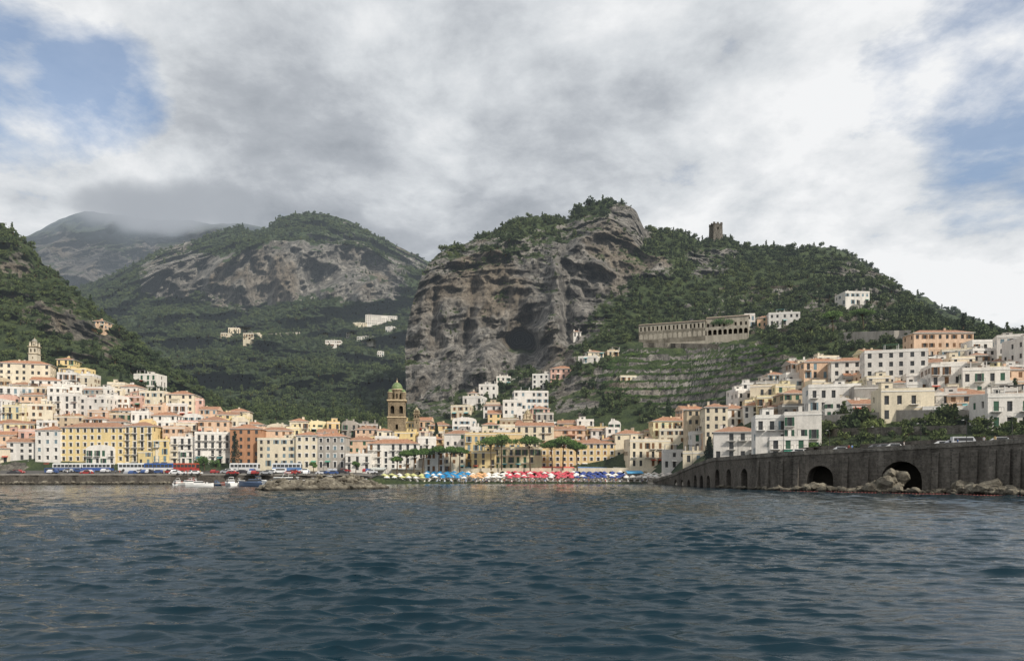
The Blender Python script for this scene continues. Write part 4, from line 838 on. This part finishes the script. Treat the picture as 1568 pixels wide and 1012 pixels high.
# ------------------------------------------------------------ sea
th=np.concatenate([np.linspace(-math.pi,-.64,50,endpoint=False),np.linspace(-.64,.64,1050),np.linspace(.64,math.pi,50)[1:]])
r=np.concatenate([[.3,2,4,6],np.geomspace(10,340,1150),np.geomspace(360,9000,30)])
TH,RR=np.meshgrid(th,r,indexing='ij'); TH=TH.astype(np.float32);RR=RR.astype(np.float32); X=RR*np.sin(TH);Y=RR*np.cos(TH); Zs=np.zeros_like(X); dr=np.maximum(RR*.0031,.02); dr=np.where(RR>345,RR*.12,dr)
dr=np.maximum(dr,np.where(np.abs(TH)>.645,RR*.05,0)).astype(np.float32)
nw=110; DX=np.zeros_like(X);DY=np.zeros_like(X)
patch=np.clip(.9+1.0*fbm(X*.05,Y*.02,X*0,3),.3,1.7).astype(np.float32)
for k in range(nw):
    lam=math.exp(rng.uniform(math.log(.32),math.log(3.6))); a=rng.normal(1.50,.30); cx,cy=math.cos(a),math.sin(a); kk=2*math.pi/lam
    sl=.056*(1.0 if lam<1.5 else .55); amp=(np.clip((lam/dr-2.2)/2.2,0,1)*(sl/kk)).astype(np.float32)*patch; ph=np.float32(kk)*(np.float32(cx)*X+np.float32(cy)*Y)+np.float32(rng.rand()*6.28)
    Zs+=amp*np.sin(ph); cc_=np.cos(ph)*amp*np.float32(.8); DX+=np.float32(cx)*cc_; DY+=np.float32(cy)*cc_
V=np.stack([X+DX,Y+DY,Zs],-1).reshape(-1,3); nR=len(r);nT=len(th)
i=(np.arange(nT-1)[:,None]*nR+np.arange(nR-1)[None,:]).reshape(-1); Fc=np.stack([i,i+1,i+nR+1,i+nR],1)
me=bpy.data.meshes.new('sea'); me.vertices.add(len(V)); me.vertices.foreach_set('co',V.astype(np.float32).ravel()); me.loops.add(Fc.size); me.loops.foreach_set('vertex_index',Fc.ravel().astype(np.int32)); me.polygons.add(len(Fc)); me.polygons.foreach_set('loop_start',np.arange(len(Fc))*4); me.polygons.foreach_set('loop_total',np.full(len(Fc),4)); me.update(calc_edges=True); me.polygons.foreach_set('use_smooth',[True]*len(Fc))
if me.polygons[len(Fc)//2].normal.z<0: me.flip_normals()
m,nt,bs,_=newmat('sea_water',.03); bs.inputs['Base Color'].default_value=(.003,.017,.027,1); bs.inputs['IOR'].default_value=1.33; bs.inputs['Specular IOR Level'].default_value=.36
g=noise(nt,pos(nt,(.5,1.6,1)),1.8,5,.6,.2); bump(nt,bs,g,.07,.6)
me.materials.append(m); o=bpy.data.objects.new('sea',me); scene.collection.objects.link(o)
# ------------------------------------------------------------ sun, sky
S=Vector((.66,-.62,.76)).normalized(); sl=bpy.data.lights.new('sun','SUN'); sl.energy=4.2; sl.angle=math.radians(4); sl.color=(1,.93,.82)
so=bpy.data.objects.new('sun',sl); so.rotation_euler=(-S).to_track_quat('-Z','Y').to_euler(); scene.collection.objects.link(so)
w=bpy.data.worlds.new('World'); scene.world=w; w.use_nodes=True; nt=w.node_tree; nt.nodes.clear()
sk=N(nt,'ShaderNodeTexSky',sky_type='NISHITA'); sk.sun_disc=False; sk.sun_elevation=math.asin(S.z); sk.sun_rotation=math.atan2(S.x,S.y); 
bg1=N(nt,'ShaderNodeBackground'); bg1.inputs[1].default_value=.15; nt.links.new(sk.outputs[0],bg1.inputs[0])
tc=N(nt,'ShaderNodeTexCoord'); sep=N(nt,'ShaderNodeSeparateXYZ'); nt.links.new(tc.outputs['Generated'],sep.inputs[0])
zc=math_(nt,'ADD',math_(nt,'MAXIMUM',sep.outputs[2],0.0),.26); cb=N(nt,'ShaderNodeCombineXYZ'); nt.links.new(math_(nt,'DIVIDE',sep.outputs[0],zc),cb.inputs[0]); nt.links.new(math_(nt,'DIVIDE',sep.outputs[1],zc),cb.inputs[1])
uv=cb.outputs[0]
n1=noise(nt,uv,2.6,10,.6,.15); n2=noise(nt,uv,1.2,5,.55,.2); n3=noise(nt,uv,7.5,8,.65,.2)
def spot(px,py,r):
    d=(W(px,py,100)-CAM).normalized(); vm=N(nt,'ShaderNodeVectorMath',operation='DOT_PRODUCT'); nt.links.new(tc.outputs['Generated'],vm.inputs[0]); vm.inputs[1].default_value=d
    mr=N(nt,'ShaderNodeMapRange',interpolation_type='SMOOTHSTEP'); mr.inputs[1].default_value=math.cos(r/F); mr.inputs[2].default_value=1; nt.links.new(vm.outputs['Value'],mr.inputs[0]); return mr.outputs[0]
def addl(L):
    s=None
    for px,py,r,a in L:
        q=math_(nt,'MULTIPLY',spot(px,py,r),a); s=q if s is None else math_(nt,'ADD',s,q)
    return s
br=addl([(650,250,420,-.36),(300,290,340,-.3),(60,230,230,.22),(1250,80,380,.1),(1400,330,400,.14),(620,120,120,.2),(1000,285,130,.25),(560,30,300,.12),(450,310,90,.12),(1150,180,260,-.16),(900,230,200,-.1)])
v=math_(nt,'ADD',math_(nt,'ADD',math_(nt,'MULTIPLY',math_(nt,'SUBTRACT',n1,.5),2.3),math_(nt,'MULTIPLY',math_(nt,'SUBTRACT',n2,.5),.7)),math_(nt,'ADD',br,.74))
v=math_(nt,'ADD',v,math_(nt,'MULTIPLY',math_(nt,'SUBTRACT',n3,.5),.55))
cc=ramp(nt,v,[(0.0,(.35,.38,.42)),(.3,(.46,.49,.53)),(.62,(.67,.70,.73)),(1.0,(.90,.91,.92))])
bg2=N(nt,'ShaderNodeBackground'); nt.links.new(cc,bg2.inputs[0]); bg2.inputs[1].default_value=1.0
bl=addl([(30,60,200,.34),(170,150,100,.30),(1510,85,150,.36),(1310,140,90,.32),(1480,440,200,.08),(690,275,60,.18)])
cov=math_(nt,'SUBTRACT',math_(nt,'ADD',math_(nt,'MULTIPLY',math_(nt,'SUBTRACT',n2,.5),.5),math_(nt,'MULTIPLY',math_(nt,'SUBTRACT',n1,.5),1.7)),math_(nt,'SUBTRACT',bl,.77))
cm=ramp(nt,cov,[(.28,.22),(.56,1.0)])
mx=N(nt,'ShaderNodeMixShader'); nt.links.new(cm,mx.inputs[0]); nt.links.new(bg1.outputs[0],mx.inputs[1]); nt.links.new(bg2.outputs[0],mx.inputs[2])
ow=N(nt,'ShaderNodeOutputWorld'); nt.links.new(mx.outputs[0],ow.inputs[0])
import bmesh
def cloud(px,py,D,rx,ry,rz,dens):
    bm=bmesh.new(); bmesh.ops.create_icosphere(bm,subdivisions=3,radius=1); me=bpy.data.meshes.new('summit_cloud'); bm.to_mesh(me); bm.free()
    o=bpy.data.objects.new('summit_cloud',me); o.location=W(px,py,D); o.scale=(rx,ry,rz); scene.collection.objects.link(o)
    m=bpy.data.materials.new('cloud_volume'); m.use_nodes=True; nt=m.node_tree; nt.nodes.clear(); out=N(nt,'ShaderNodeOutputMaterial')
    t=N(nt,'ShaderNodeTexCoord'); ln=N(nt,'ShaderNodeVectorMath',operation='LENGTH'); nt.links.new(t.outputs['Object'],ln.inputs[0])
    nn=noise(nt,pos(nt),.0075,5,.6); q=math_(nt,'ADD',math_(nt,'MULTIPLY',math_(nt,'SUBTRACT',1.0,ln.outputs['Value']),1.7),math_(nt,'MULTIPLY',math_(nt,'SUBTRACT',nn,.55),2.2),True)
    edge=math_(nt,'MULTIPLY',math_(nt,'SUBTRACT',1.0,ln.outputs['Value'],True),4.0,True); dd=math_(nt,'MULTIPLY',math_(nt,'MULTIPLY',q,edge),dens)
    ab=N(nt,'ShaderNodeVolumeAbsorption'); ab.inputs['Color'].default_value=(0,0,0,1); nt.links.new(dd,ab.inputs['Density'])
    em=N(nt,'ShaderNodeEmission'); em.inputs[0].default_value=(.40,.43,.47,1); nt.links.new(dd,em.inputs[1]); ad=N(nt,'ShaderNodeAddShader'); nt.links.new(ab.outputs[0],ad.inputs[0]); nt.links.new(em.outputs[0],ad.inputs[1]); nt.links.new(ad.outputs[0],out.inputs['Volume']); m.cycles.emission_sampling='NONE'  # cloud brightness is put in as its own glow, nothing scatters
    me.materials.append(m)
cloud(255,318,2250,360,170,85,.02)
# ------------------------------------------------------------ camera
cd=bpy.data.cameras.new('camera'); cd.sensor_width=36; cd.lens=26; cd.shift_y=218/1568; cd.clip_end=20000; cd.clip_start=.1
co=bpy.data.objects.new('camera',cd); co.location=CAM; co.rotation_euler=(math.pi/2,0,0); scene.collection.objects.link(co); scene.camera=co
